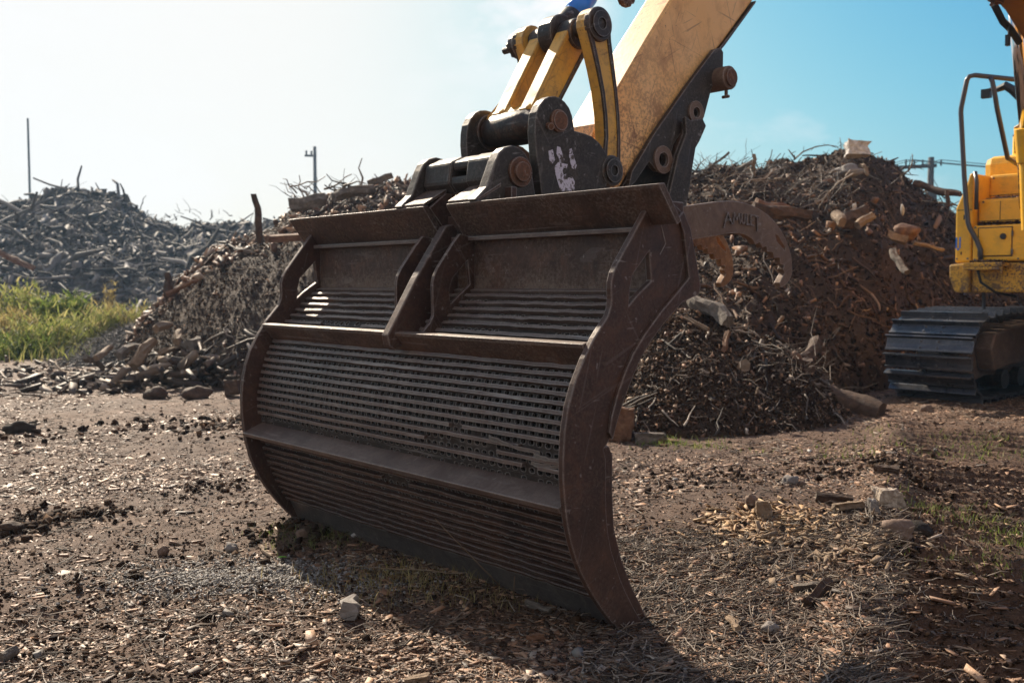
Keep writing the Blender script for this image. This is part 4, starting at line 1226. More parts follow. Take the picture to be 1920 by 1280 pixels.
MB().prism(RIM2, -.026, -.011).build('edge_rim', M['bucket'], bucket, bevel=.004)
MB().prism(RIM2, BW + .013, BW + .028).build('edge_rim', M['bucket'], bucket, bevel=.004)
# V-shaped top flange in two lengths with the hinge gap between, lower lip, back panel
for a, b in ((-.118, 1.045), (1.205, 2.372)):
    MB().prism([(-.030, 1.542), (-.002, 1.538), (-.006, 1.524), (-.100, 1.404), (-.122, 1.418)], a, b).build('top_flange', M['bucket_face'], bucket, bevel=.003)
MB().prism([(-.072, 1.402), (-.072, 1.384), (-.20, 1.384), (-.20, 1.402)], .014, BW - .012).build('flange_lip', M['bar'], bucket, bevel=.003)
MB().prism([(-.112, 1.388), (-.128, 1.388), (-.128, 1.15), (-.112, 1.15)], .014, BW - .012).build('back_panel', M['bucket_face'], bucket)
# shallow stiffening rail at the foot of the panel
MB().prism([(-.085, 1.176), (-.112, 1.184), (-.112, 1.150), (-.095, 1.152)], .014, BW - .012).build('panel_foot', M['bar'], bucket, bevel=.002)
# middle and lower shelves
MB().prism([(.196, 1.008), (.226, 1.001), (.224, .988), (.150, .905), (.124, .922)], .014, BW - .012).build('middle_shelf', M['bucket_face'], bucket, bevel=.003)
MB().prism([(.340, .466), (.328, .446), (.212, .494), (.224, .513)], .014, BW - .012).build('lower_shelf', M['bar'], bucket, bevel=.003)
# cutting edge
MB().prism([(.082, .092), (.052, .098), (-.008, -.02), (.005, -.045), (.028, -.03)], .014, BW - .012).build('cutting_edge', M['cut_edge'], bucket, bevel=.002)
# torque tube and hinge gusset behind the flange
MB().prism([(-.13, 1.50), (-.13, 1.405), (-.30, 1.405), (-.30, 1.50)], .014, BW - .012).build('torque_tube', M['bucket'], bucket, bevel=.006)
MB().prism([(-.03, 1.532), (-.13, 1.42), (-.16, 1.42), (-.16, 1.60), (-.12, 1.60)], 1.035, 1.055).build('gusset', M['bucket'], bucket, bevel=.003)
MB().prism([(-.03, 1.532), (-.13, 1.42), (-.16, 1.42), (-.16, 1.60), (-.12, 1.60)], 1.195, 1.215).build('gusset', M['bucket'], bucket, bevel=.003)
MB().prism([(-.155, 1.605), (-.185, 1.605), (-.185, 1.40), (-.155, 1.40)], .80, 1.44).build('hinge_backplate', M['bucket'], bucket, bevel=.004)
for a, b in ((.84, 1.042), (1.208, 1.40)):
    MB().prism([(-.008, 1.551), (-.010, 1.538), (-.135, 1.604), (-.135, 1.622)], a, b).build('hinge_pad', M['bucket_face'], bucket, bevel=.004)
# braces between flange and shelf
BR = [(-.112, 1.40), (-.03, 1.412), (.006, 1.371), (.085, 1.272), (.106, 1.235), (.114, 1.20), (.113, 1.151), (.112, 1.07), (.13, 1.04), (.182, .99), (.145, .95), (.06, 1.02), (-.02, 1.095), (-.112, 1.175)]
for a in (.985, 1.245):
    MB().prism([BR, [(-.07, 1.30), (-.085, 1.2), (.02, 1.12), (.028, 1.17), (.01, 1.225)]], a, a + .018).build('brace', M['bucket'], bucket, bevel=.003)
CB = [(-.085, 1.46), (-.045, 1.45), (.02, 1.36), (.112, 1.229), (.236, 1.03), (.262, .99), (.252, .945), (.222, .925), (.19, .945), (.13, .935), (.06, 1.02), (-.02, 1.095), (-.112, 1.175), (-.112, 1.43)]
MB().prism(CB, 1.098, 1.146).build('centre_brace', M['bucket'], bucket, bevel=.006)
MB().cyl(1.0, 1.02, -.100, 1.352, .018, 12).build('grease_plug', M['brass'], bucket)
# hinge ears with the pin between
BEAR = [(.006, 1.545), (-.057, 1.6), (-.126, 1.735), (-.143, 1.755), (-.163, 1.765), (-.185, 1.768), (-.21, 1.763), (-.24, 1.748), (-.265, 1.725), (-.285, 1.702), (-.313, 1.65), (-.329, 1.59), (-.33, 1.49), (-.16, 1.49)]
CIRC = [(-.225 + .075 * math.cos(a * math.pi / 12), 1.668 + .075 * math.sin(a * math.pi / 12)) for a in range(24)]
BEAR = [(.006, 1.545), (-.057, 1.6), (-.105, 1.71), (-.125, 1.745), (-.155, 1.768), (-.195, 1.78), (-.235, 1.775), (-.268, 1.757), (-.296, 1.722), (-.313, 1.66), (-.329, 1.59), (-.33, 1.49), (-.16, 1.49)]
for a, b in ((.841, .897), (1.362, 1.418)):
    MB().prism(BEAR, a, b).build('hinge_ear', M['coupler'], bucket, bevel=.006)
pp = MB().cyl(.826, .842, -.235, 1.672, .064, 32)
pp.build('pin_collar', M['pin'], bucket, bevel=.004)
MB().cyl(.812, .827, -.235, 1.672, .042, 32).build('pin_head', M['pin'], bucket, bevel=.004)
# scratch mark on the right side plate (weld bead), small bolts
mb = MB(); mb.tube([(-.0125, -.13, 1.43), (-.0125, -.165, 1.345), (-.0125, -.135, 1.305)], .0022, 5); mb.build('weld_scar', M['bucket_face'], bucket)

# ---- quick coupler between bucket and stick
EAR = [(-.76, 1.60), (-.40, 1.53), (-.385, 1.62), (-.372, 1.70), (-.359, 1.76), (-.350, 1.85), (-.352, 1.90), (-.36, 1.94), (-.38, 1.975), (-.405, 2.0), (-.435, 2.015), (-.467, 2.02), (-.50, 2.017), (-.53, 2.004), (-.558, 1.98), (-.575, 1.95), (-.585, 1.91), (-.59, 1.883), (-.654, 1.878), (-.706, 1.869), (-.752, 1.845), (-.80, 1.80), (-.82, 1.74), (-.81, 1.67)]
cp = MB().prism(EAR, .866, .916).build('coupler', M['coupler'], ex, bevel=.007)
MB().prism(EAR, 1.334, 1.384).build('coupler_plate', M['coupler'], cp, bevel=.007)
MB().prism([(-.36, 1.70), (-.36, 1.56), (-.74, 1.60), (-.74, 1.70)], .918, 1.332).build('coupler_bridge', M['greasy'], cp, bevel=.01)
# casting with a slot between the bucket ears
SL = [(.20, .05)]
cst = MB()
cst.prism([(-.13, 1.735), (-.115, 1.64), (-.15, 1.60), (-.33, 1.58), (-.36, 1.70), (-.30, 1.755), (-.2, 1.765)], .90, 1.06)
cst.prism([(-.13, 1.735), (-.115, 1.64), (-.15, 1.60), (-.33, 1.58), (-.36, 1.70), (-.30, 1.755), (-.2, 1.765)], 1.17, 1.36)
cst.prism([(-.14, 1.735), (-.14, 1.700), (-.34, 1.705), (-.30, 1.755), (-.2, 1.762)], 1.06, 1.17)
cst.prism([(-.13, 1.672), (-.125, 1.64), (-.15, 1.61), (-.33, 1.58), (-.34, 1.66)], 1.06, 1.17)
cst.build('hook_casting', M['coupler'], cp, bevel=.012)
MB().cyl(.852, 1.40, -.487, 1.915, .05, 28).build('link_pin', M['pin'], cp, bevel=.004)
MB().cyl(.845, .853, -.487, 1.915, .042, 28).tube([(.866, -.428, 1.888), (.842, -.424, 1.882)], .016, 10).build('pin_keeper', M['pin'], cp)
for k, pl in enumerate(([(-.429, 1.78), (-.455, 1.789), (-.461, 1.762), (-.468, 1.744), (-.452, 1.724), (-.436, 1.727)],
           [(-.481, 1.805), (-.5, 1.802), (-.514, 1.775), (-.527, 1.749), (-.524, 1.742), (-.505, 1.735), (-.547, 1.731), (-.54, 1.712), (-.522, 1.716), (-.514, 1.701), (-.521, 1.683), (-.54, 1.69), (-.534, 1.667), (-.574, 1.679), (-.591, 1.659), (-.588, 1.615), (-.504, 1.610), (-.485, 1.652), (-.471, 1.686), (-.465, 1.716), (-.484, 1.731), (-.494, 1.751), (-.478, 1.772)],
           [(-.55, 1.795), (-.57, 1.804), (-.587, 1.765), (-.604, 1.731), (-.594, 1.712), (-.574, 1.717), (-.56, 1.751)])):
    MB().prism(pl, .8645, .8665).build('painted_mark', M['white_paint'], cp)

# ---- H link: two bars joined at the lower tube
ARM = [(-.70, 2.37), (-.735, 2.40), (-.78, 2.40), (-.82, 2.36), (-.835, 2.30), (-.665, 2.05), (-.62, 1.97), (-.55, 1.95), (-.46, 1.955), (-.44, 1.99), (-.50, 2.03)]
h_ = MB().prism(ARM, 1.02, 1.085).build('h_link', M['link'], ex, bevel=.012)
MB().prism(ARM, 1.205, 1.27).build('link_bar', M['link'], h_, bevel=.012)
# raised rims along both edges of each bar
for a in (1.012, 1.197):
    MB().prism([(-.695, 2.375), (-.455, 1.98), (-.475, 1.965), (-.712, 2.35)], a, a + .081).build('bar_rim', M['link'], h_, bevel=.006)
    MB().prism([(-.835, 2.31), (-.65, 2.035), (-.632, 2.045), (-.815, 2.32)], a, a + .081).build('bar_rim', M['greasy'], h_, bevel=.006)
# cast yoke that flares to the lower tube, with the rounded end of the slot
yk = [(.955, -.01), (.965, .035), (.990, .075), (1.012, .13), (1.02, .22), (1.085, .22), (1.086, .16), (1.092, .12), (1.108, .090), (1.128, .076), (1.146, .072), (1.164, .076), (1.184, .090), (1.20, .12), (1.206, .16), (1.207, .22), (1.27, .22), (1.278, .13), (1.300, .075), (1.325, .035), (1.335, -.01)]
ax_ = np.array([-.245, .455]); ax_ /= np.linalg.norm(ax_); nx_ = np.array([ax_[1], -ax_[0]])
tr_ = tessellate_polygon([[Vector((p[0], p[1], 0)) for p in yk]])
nk = len(yk)
def yp(p, d): return (p[0], -.487 + ax_[0] * p[1] + nx_[0] * d, 1.915 + ax_[1] * p[1] + nx_[1] * d)
v = [yp(p, .060 - .022 * (p[1] / .22)) for p in yk] + [yp(p, -.050) for p in yk]
f = []
for t_ in tr_:
    a, b, c = t_
    ar = (yk[b][0] - yk[a][0]) * (yk[c][1] - yk[a][1]) - (yk[b][1] - yk[a][1]) * (yk[c][0] - yk[a][0])
    if ar < 0: b, c = c, b
    f += [(a, b, c), (a + nk, c + nk, b + nk)]
f += [((k + 1) % nk, k, k + nk, (k + 1) % nk + nk) for k in range(nk)]
MB().add(v, f).build('link_yoke', M['link'], h_, bevel=.012)
MB().tube([(.93, -.487, 1.915), (1.0, -.487, 1.915), (1.03, -.487, 1.915), (1.26, -.487, 1.915), (1.30, -.487, 1.915), (1.33, -.487, 1.915)], [.068, .066, .080, .080, .066, .068], 30).build('lower_tube', M['greasy'], h_, smooth=True)
for a, b in ((.915, .935), (1.315, 1.334)): MB().tube([(a, -.487, 1.915), (b, -.487, 1.915)], .085, 30).build('tube_seal', M['greasy'], h_, bevel=.005)
MB().cyl(.905, 1.42, -.752, 2.379, .043, 28).build('upper_pin', M['greasy'], h_)
MB().cyl(1.098, 1.192, -.752, 2.379, .092, 30).build('rod_eye', M['greasy'], h_, bevel=.01)
MB().cyl(1.0, 1.09, -.765, 2.365, .072, 30).cyl(1.2, 1.29, -.765, 2.365, .072, 30).build('bar_boss', M['greasy'], h_, bevel=.01)
nb = MB(); nb.cyl(1.40, 1.43, -.752, 2.379, .065, 18)
for a in range(6): nb.cyl(1.42, 1.45, -.752 + .045 * math.cos(a), 2.379 + .045 * math.sin(a), .014, 6)
nb.tube([(1.45, -.72, 2.36), (1.49, -.72, 2.36)], .018, 8)
nb.build('pin_bolts', M['greasy'], h_, bevel=.002)

# ---- curved side links
def banana(r, a0=0):
    mid = [(-.752, 2.379), (-.772, 2.30), (-.800, 2.20), (-.828, 2.09), (-.846, 1.98), (-.853, 1.88), (-.848, 1.78), (-.84, 1.725)]
    hw = [.078, .066, .058, .052, .050, .050, .056, .066]
    mid = np.array(mid); t = np.gradient(mid, axis=0); t /= np.linalg.norm(t, axis=1)[:, None]
    nrm = np.stack([-t[:, 1], t[:, 0]], -1)
    hw = np.array(hw) * r
    A = mid + nrm * hw[:, None]; B = mid - nrm * hw[:, None]
    def cap(c, h, d0):
        return [(c[0] + h * math.cos(d0 + a), c[1] + h * math.sin(d0 + a)) for a in np.linspace(-math.pi / 2, math.pi / 2, 9)[1:-1]]
    top = math.atan2(-t[0][1], -t[0][0]); bot = math.atan2(t[-1][1], t[-1][0])
    P = [tuple(p) for p in A] + [tuple(p) for p in (cap(mid[-1], hw[-1], bot)[::1])]
    # orient the caps consistently
    c1 = cap(mid[-1], hw[-1], bot); c0 = cap(mid[0], hw[0], top)
    if np.linalg.norm(np.array(c1[0]) - A[-1]) > np.linalg.norm(np.array(c1[-1]) - A[-1]): c1 = c1[::-1]
    if np.linalg.norm(np.array(c0[0]) - B[0]) > np.linalg.norm(np.array(c0[-1]) - B[0]): c0 = c0[::-1]
    return [tuple(p) for p in A] + c1 + [tuple(p) for p in B[::-1]] + c0
for a, b, first in ((.880, .945, 1), (1.305, 1.37, 0)):
    lk = MB().prism(banana(1.0), a, b).build('side_link', M['link'], ex, bevel=.010)
    o1, o2 = (a - .008, a + .01) if first else (b - .01, b + .008)
    # dark ridges along the rims
    P = banana(1.0); Q_ = banana(.64)
    mb = MB(); n8 = 8
    for seg in (list(range(0, n8)),):
        loop = [P[i] for i in seg] + [Q_[i] for i in reversed(seg)]
        mb.prism(loop, o1, o2)
    off = n8 + 7
    loop = [P[off + i] for i in range(n8)] + [Q_[off + i] for i in reversed(range(n8))]
    mb.prism(loop, o1, o2)
    mb.build('link_ridge', M['greasy'], lk, bevel=.004)
    for (bq, bz, br_) in ((-.752, 2.379, .078), (-.84, 1.725, .072)):
        MB().cyl(o1 - .012, o2 + .01, bq, bz, br_, 32).build('link_boss', M['greasy'], lk, bevel=.008)
        MB().ring(o1 - .022, o1 - .008, bq, bz, br_ * .75, br_ * .33, 28).build('pin_cap', M['greasy'], lk, bevel=.004)

# ---- stick
ST = [(-.975, 1.66), (-.86, 1.72), (-.83, 1.80), (-.894, 1.965), (-1.032, 2.14), (-1.245, 2.414), (-1.432, 2.644), (-2.15, 3.52), (-2.75, 4.2), (-2.95, 4.28), (-3.2, 4.2), (-3.3, 3.98), (-3.05, 3.62), (-2.147, 2.777), (-1.869, 2.50), (-1.603, 2.26), (-1.299, 1.952), (-1.132, 1.76), (-1.06, 1.675)]
st = MB().prism(ST, 1.015, 1.222).build('stick', M['stick'], ex, bevel=.014)
MB().cyl(.95, 1.30, -.84, 1.725, .105, 32).build('stick_boss', M['greasy'], st, bevel=.01)
# weld seam plate on the underside
MB().prism([(-1.075, 1.668), (-1.135, 1.742), (-1.303, 1.934), (-1.607, 2.242), (-1.873, 2.482), (-2.15, 2.757), (-2.155, 2.772), (-1.869, 2.498), (-1.603, 2.258), (-1.299, 1.95), (-1.132, 1.758), (-1.06, 1.673)], 1.005, 1.232).build('stick_underplate', M['greasy'], st)

# bucket cylinder with blue painted eye and chromed rod
d_ = np.array([-.24, .215]); d_ = np.array([-(.976 - .752), 2.62 - 2.379]); d_ /= np.linalg.norm(d_)
def up_(t): return (1.145, -.752 + d_[0] * t, 2.379 + d_[1] * t)
cyl = MB().tube([up_(.9), up_(1.95)], .075, 24).build('bucket_cylinder', M['link'], ex, smooth=False, bevel=.005)
MB().tube([up_(.20), up_(.9)], .05, 24).build('cylinder_rod', M['chrome'], cyl, smooth=True)
MB().tube([up_(.03), up_(.085), up_(.15), up_(.152)], [.062, .058, .054, .052], 24).build('rod_end', M['greasy'], cyl, smooth=True)
MB().tube([up_(.15), up_(.30)], .053, 24).build('blue_band', M['blue'], cyl, smooth=True)
nb = MB()
for a in range(7):
    th = a * 2 * math.pi / 7
    c = np.array([1.04, -1.10, 2.60]); nb.tube([tuple(c + np.array([0, .035 * math.cos(th), .035 * math.sin(th)])), tuple(c + np.array([-.035, .035 * math.cos(th), .035 * math.sin(th)]))], .018, 6)
nb.tube([(1.04, -1.10, 2.60), (1.015, -1.10, 2.60)], .05, 14)
nb.build('bolted_flange', M['pin'], cyl, bevel=.003)

# ---- thumb under the stick
BRK = [(-1.80, 2.455), (-1.823, 2.433), (-1.822, 2.332), (-1.80, 2.30), (-1.75, 2.285), (-1.716, 2.209), (-1.664, 2.075), (-1.615, 2.03), (-1.58, 2.005), (-1.51, 2.017), (-1.417, 1.914), (-1.39, 1.85), (-1.378, 1.80), (-1.351, 1.776), (-1.32, 1.765), (-1.285, 1.768), (-1.255, 1.79), (-1.227, 1.809), (-1.124, 1.70), (-1.075, 1.668), (-1.10, 1.75), (-1.27, 1.955), (-1.54, 2.235), (-1.75, 2.44)]
def oval(q, z, r, n=14): return [(q + r * math.cos(2 * math.pi * k / n), z + r * math.sin(2 * math.pi * k / n)) for k in range(n)]
br = MB()
thumb = MB().prism([BRK, oval(-1.587, 2.089, .024), oval(-1.325, 1.825, .033)], .975, 1.005).build('thumb', M['coupler'], ex, bevel=.005)
MB().prism([BRK, oval(-1.587, 2.089, .024), oval(-1.325, 1.825, .033)], 1.235, 1.265).build('thumb_bracket', M['coupler'], thumb, bevel=.005)
for w_ in (.962, 1.262):
    MB().ring(w_, w_ + .016, -1.587, 2.089, .060, .027).build('hole_ring', M['thumb'], thumb, bevel=.003)
    MB().ring(w_, w_ + .016, -1.325, 1.825, .070, .036).build('hole_ring', M['thumb'], thumb, bevel=.003)
MB().cyl(.90, 1.33, -1.785, 2.285, .062, 30).build('thumb_pin', M['thumb'], thumb, bevel=.006)
MB().cyl(.886, .902, -1.785, 2.285, .046, 30).tube([(.93, -1.79, 2.225), (.93, -1.79, 2.185)], .01, 8).tube([(.91, -1.79, 2.190), (.955, -1.79, 2.190)], .009, 8).build('thumb_pin_head', M['pin'], thumb, bevel=.004)
TARM = [(-1.452, 2.05), (-1.50, 2.035), (-1.594, 2.056), (-1.625, 2.02), (-1.575, 1.942), (-1.54, 1.90), (-1.515, 1.797), (-1.49, 1.68), (-1.46, 1.58), (-1.40, 1.50), (-1.25, 1.50), (-1.334, 1.659), (-1.398, 1.851), (-1.462, 1.966)]
MB().prism(TARM, .93, .955).build('thumb_arm', M['coupler'], thumb, bevel=.005)
MB().prism(TARM, 1.285, 1.31).build('thumb_arm', M['coupler'], thumb, bevel=.005)
MB().prism([(-1.475, 2.03), (-1.462, 1.966), (-1.398, 1.851), (-1.334, 1.659), (-1.29, 1.56), (-1.32, 1.56), (-1.36, 1.66), (-1.425, 1.855), (-1.49, 1.97)], .955, 1.285).build('arm_web', M['greasy'], thumb, bevel=.003)
TINE = [(-1.12, 1.53), (-1.246, 1.572), (-1.395, 1.590), (-1.498, 1.606), (-1.60, 1.62), (-1.70, 1.634), (-1.78, 1.641), (-1.85, 1.643), (-1.93, 1.639), (-2.009, 1.628), (-2.09, 1.607), (-2.161, 1.582), (-2.225, 1.548), (-2.283, 1.505), (-2.33, 1.458), (-2.366, 1.408), (-2.392, 1.358), (-2.403, 1.305), (-2.398, 1.255), (-2.375, 1.222), (-2.335, 1.196), (-2.292, 1.182),
        (-2.279, 1.209), (-2.30, 1.235), (-2.328, 1.262), (-2.310, 1.285), (-2.321, 1.309), (-2.283, 1.316), (-2.277, 1.350), (-2.222, 1.348), (-2.205, 1.380), (-2.153, 1.381), (-2.145, 1.413), (-2.105, 1.400), (-2.084, 1.432), (-2.039, 1.419), (-2.003, 1.45), (-1.939, 1.468), (-1.89, 1.474), (-1.843, 1.474), (-1.77, 1.466), (-1.68, 1.454), (-1.56, 1.438), (-1.458, 1.423), (-1.248, 1.393), (-1.10, 1.36), (-1.05, 1.42)]
SLIT = [(-2.226, 1.484), (-2.253, 1.476), (-2.334, 1.406), (-2.324, 1.39), (-2.243, 1.442)]
t1 = MB().prism([TINE, SLIT], .905, .945).build('thumb_tine', M['thumb'], thumb, bevel=.006)
t2 = MB().prism([TINE, SLIT], 1.31, 1.35).build('thumb_tine', M['tip'], thumb, bevel=.006)
MB().prism([(-1.45, 1.565), (-1.46, 1.45), (-1.9, 1.495), (-2.02, 1.475), (-2.03, 1.49), (-1.9, 1.515), (-1.50, 1.475)], .945, 1.31).build('thumb_web', M['bucket'], thumb, bevel=.003)
# welded-on bar letters A M U L E T
LET = [[(-1.739, 1.500), (-1.770, 1.578), (-1.809, 1.523)], [(-1.752, 1.538), (-1.794, 1.542)],
       [(-1.820, 1.524), (-1.829, 1.577), (-1.851, 1.545), (-1.874, 1.577), (-1.883, 1.526)],
       [(-1.895, 1.578), (-1.894, 1.540), (-1.907, 1.525), (-1.924, 1.531), (-1.926, 1.577)],
       [(-1.941, 1.577), (-1.943, 1.523), (-1.966, 1.524)],
       [(-2.005, 1.574), (-1.979, 1.574), (-1.979, 1.522), (-2.006, 1.521)], [(-1.979, 1.548), (-2.001, 1.548)],
       [(-2.014, 1.573), (-2.056, 1.566)], [(-2.036, 1.569), (-2.043, 1.492)]]
lt = MB()
for s_ in LET:
    for i in range(len(s_) - 1):
        a, b = np.array(s_[i]), np.array(s_[i + 1]); d = (b - a); d = d / np.linalg.norm(d); n_ = np.array([-d[1], d[0]]) * .0042; d = d * .003
        pl = [tuple(a - d + n_), tuple(b + d + n_), tuple(b + d - n_), tuple(a - d - n_)]
        lt.prism(pl, .8935 + .0006 * i, .904)
lt.build('lettering', M['bucket'], thumb, bevel=.001)

# ---- boom (its underside shows in the top corner)
BO = [(-2.75, 3.86), (-2.78, 4.15), (-3.1, 4.38), (-4.6, 4.62), (-5.6, 4.5), (-6.6, 4.05), (-7.7, 2.85), (-8.5, 1.9), (-8.6, 1.55), (-8.2, 1.45), (-7.9, 1.85), (-7.4, 2.5), (-6.95, 2.97), (-6.548, 3.315), (-6.317, 3.415), (-6.148, 3.494), (-5.935, 3.545), (-5.4, 3.70), (-4.6, 3.86), (-3.4, 3.82)]
bo = MB().prism(BO, .93, 1.30).build('boom', M['orange'], ex, bevel=.01)
MB().box((1.24, -5.97, 3.505), (1.30, -5.80, 3.53)).tube([(1.27, -5.78, 3.525), (1.27, -5.70, 3.51)], .02, 8).tube([(1.27, -5.85, 3.53), (1.27, -5.76, 3.59)], .012, 8).tube([(1.27, -5.84, 3.50), (1.27, -5.80, 3.47)], .015, 8).build('work_lamp_bracket', M['pin'], bo)
MB().tube([(1.31, -6.25, 3.40), (1.31, -6.25, 3.30)], .008, 6).box((1.30, -6.27, 3.22), (1.33, -6.23, 3.31)).build('hanging_clip', M['black'], bo)
MB().tube([(1.33, -6.0, 3.52), (1.34, -6.2, 3.42), (1.33, -6.33, 3.38), (1.32, -6.5, 3.29)], .03, 8).build('hose', M['black'], bo, smooth=True)
bc = MB().tube([(1.42, -7.02, 2.32), (1.42, -7.12, 1.70)], .075, 24).tube([(1.42, -6.94, 2.62), (1.42, -7.02, 2.32)], .095, 24).build('boom_cylinder', M['yellow'], ex, bevel=.006)
MB().tube([(1.42, -6.94, 2.62), (1.41, -6.55, 3.75)], .052, 20).build('cylinder_rod', M['chrome'], bc, smooth=True)
MB().tube([(1.50, -6.98, 2.60), (1.50, -7.10, 1.9)], .018, 8).tube([(1.515, -6.99, 2.40), (1.51, -6.95, 2.63), (1.42, -6.93, 2.66)], .016, 8).build('hydraulic_pipe', M['yellow_worn'], bc, smooth=True)
bc2 = MB().tube([(.80, -7.02, 2.32), (.80, -7.12, 1.70)], .075, 24).tube([(.80, -6.94, 2.62), (.80, -7.02, 2.32)], .095, 24).build('boom_cylinder', M['yellow'], ex, bevel=.006)
MB().tube([(.80, -6.94, 2.62), (.81, -6.55, 3.75)], .052, 20).build('cylinder_rod', M['chrome'], bc2, smooth=True)

# ---- house (upper body): everything in machine axes, front at q = -7.6
house = MB().box((-.05, -11.0, 1.12), (2.10, -8.05, 2.05)).build('upper_body', M['yellow'], ex, bevel=.03)
q0 = -7.6
# corner side panel, rounded, with sloping shoulder
sp_ = MB()
P = [(2.17, 1.42), (2.335, 1.42), (2.338, 1.975), (2.23, 2.22), (2.205, 2.32), (2.165, 2.32)]
v = [(p[0], q0, p[1]) for p in P] + [(p[0] + (.02 if i in (1, 2) else 0), q0 - 3.0, p[1]) for i, p in enumerate(P)]
n_ = len(P)
sp_.add(v, [tuple(range(n_))] + [tuple(reversed(range(n_, 2 * n_)))] + [((i + 1) % n_, i, i + n_, (i + 1) % n_ + n_) for i in range(n_)])
sp_.build('side_panel', M['yellow'], house, bevel=.025)
ft = MB(); P = [(2.16, 1.418), (2.372, 1.40), (2.368, 1.27), (2.31, 1.12), (2.162, 1.11)]
v = [(p[0], q0 + .05, p[1]) for p in P] + [(p[0], q0 - .6, p[1]) for p in P]; n_ = 5
ft.add(v, [tuple(range(n_))] + [tuple(reversed(range(n_, 2 * n_)))] + [((i + 1) % n_, i, i + n_, (i + 1) % n_ + n_) for i in range(n_)])
ft.build('corner_foot', M['yellow_worn'], house, bevel=.02)
MB().box((1.45, q0 - .5, 1.43), (2.15, q0 + .02, 1.79)).build('tool_box', M['yellow'], house, bevel=.02)
dr = MB().box((1.768, q0 + .02, 1.485), (2.085, q0 + .032, 1.758)).build('tool_box_door', M['yellow'], house, bevel=.012)
MB().tube([(1.843, q0 + .03, 1.672), (1.843, q0 + .045, 1.672)], .030, 18).build('door_lock', M['black'], dr)
# dark gap round the door
gp_ = MB()
for a, b in (((1.758, 1.475), (1.768, 1.768)), ((2.085, 1.475), (2.095, 1.768)), ((1.768, 1.475), (2.085, 1.484)), ((1.768, 1.759), (2.085, 1.768))):
    gp_.box((a[0], q0 + .016, a[1]), (b[0], q0 + .0225, b[1]))
gp_.build('door_gap', M['black'], dr)
MB().box((1.45, q0 - .75, 1.81), (2.155, q0 - .10, 2.06)).build('step_box', M['yellow'], house, bevel=.03)
MB().box((1.45, q0 - 1.1, 2.08), (2.17, q0 - .38, 2.325)).build('step_box', M['yellow'], house, bevel=.03)
MB().box((1.50, q0 - 2.2, 2.20), (2.40, q0 - .74, 2.565)).build('engine_cover', M['yellow'], house, bevel=.09)
MB().tube([(2.13, -8.75, 2.52), (2.13, -8.75, 2.80)], .115, 24).build('exhaust_cap', M['yellow'], house, smooth=False, bevel=.01)
MB().tube([(2.13, -8.75, 2.80), (2.13, -8.75, 2.815)], .12, 24).build('exhaust_lid', M['pad'], house)
MB().box((1.55, q0 - .45, 1.12), (2.158, q0 + .0, 1.415)).build('lower_frame', M['yellow_worn'], house, bevel=.015)
MB().box((.2, q0 - .45, 1.10), (1.548, q0 - .02, 1.46)).build('lower_frame', M['yellow_worn'], house, bevel=.015)
stp = MB(); stp.box((1.78, q0 + .01, 1.375), (2.16, q0 + .20, 1.415)).box((1.78, q0 + .17, 1.30), (1.80, q0 + .20, 1.375)).box((1.80, q0 + .17, 1.34), (2.16, q0 + .205, 1.374))
stp.build('step', M['yellow_worn'], house, bevel=.006)
n = 260
Pm = np.stack([rng.uniform(1.56, 2.12, n), rng.uniform(q0 - .12, q0 + .01, n), 1.795 + rng.uniform(0, .02, n)], -1)
tag(chips('debris_on_step', Pm, rng.uniform(.015, .05, n), rng.uniform(.01, .02, n), rng.uniform(.006, .014, n), M['chips_dark'], .5, house), kind='stuff')
n = 160
Pm = np.stack([rng.uniform(1.5, 2.0, n), rng.uniform(q0 - .37, q0 - .12, n), 2.065 + rng.uniform(0, .015, n)], -1)
tag(chips('debris_on_step', Pm, rng.uniform(.015, .05, n), rng.uniform(.006, .012, n), rng.uniform(.004, .01, n), M['chips'], .5, house), kind='stuff')
n = 160
Pm = np.stack([rng.uniform(1.80, 2.1, n), rng.uniform(q0 + .03, q0 + .18, n), 1.42 + rng.uniform(0, .015, n)], -1)
tag(chips('debris_on_step', Pm, rng.uniform(.015, .04, n), rng.uniform(.008, .015, n), rng.uniform(.004, .012, n), M['chips_dark'], .5, house), kind='stuff')
hr_ = MB().tube([(2.045, q0 + .06, 1.43), (2.048, q0 + .06, 1.54), (2.085, q0 + .07, 1.64), (2.15, q0 + .08, 1.76), (2.172, q0 + .08, 1.82), (2.196, q0 + .08, 2.02), (2.222, q0 + .08, 2.294), (2.272, q0 + .08, 2.92), (2.27, q0 + .08, 2.97), (2.22, q0 + .08, 3.24), (2.20, q0 + .07, 3.275), (2.16, q0 + .04, 3.285), (1.60, q0 - .3, 3.17)], .024, 12)
hr_.tube([(2.03, q0 - .02, 3.25), (2.01, q0 - .02, 3.20), (1.975, q0 - .02, 3.03), (1.973, q0 - .05, 2.95), (1.978, q0 - .35, 2.48), (1.98, q0 - .70, 2.42)], .024, 12)
hr_.build('handrail', M['rail'], house, smooth=True)
MB().box((1.955, q0 - .715, 2.40), (2.005, q0 - .69, 2.52)).tube([(1.98, q0 - .70, 2.49), (1.98, q0 - .675, 2.49)], .016, 8).tube([(1.98, q0 - .70, 2.43), (1.98, q0 - .675, 2.43)], .016, 8).build('rail_foot', M['chrome'], house)
MB().tube([(2.15, q0 + .0, 2.33), (2.12, q0 + .02, 2.22), (2.12, q0 + .02, 1.95)], .02, 10).build('grab_bar', M['rail'], house, smooth=True)
mb = MB(); mb.box((2.18, -8.02, 3.12), (2.27, -7.96, 3.21)).tube([(2.2, -8, 3.2), (2.14, -8, 3.22)], .02, 8)
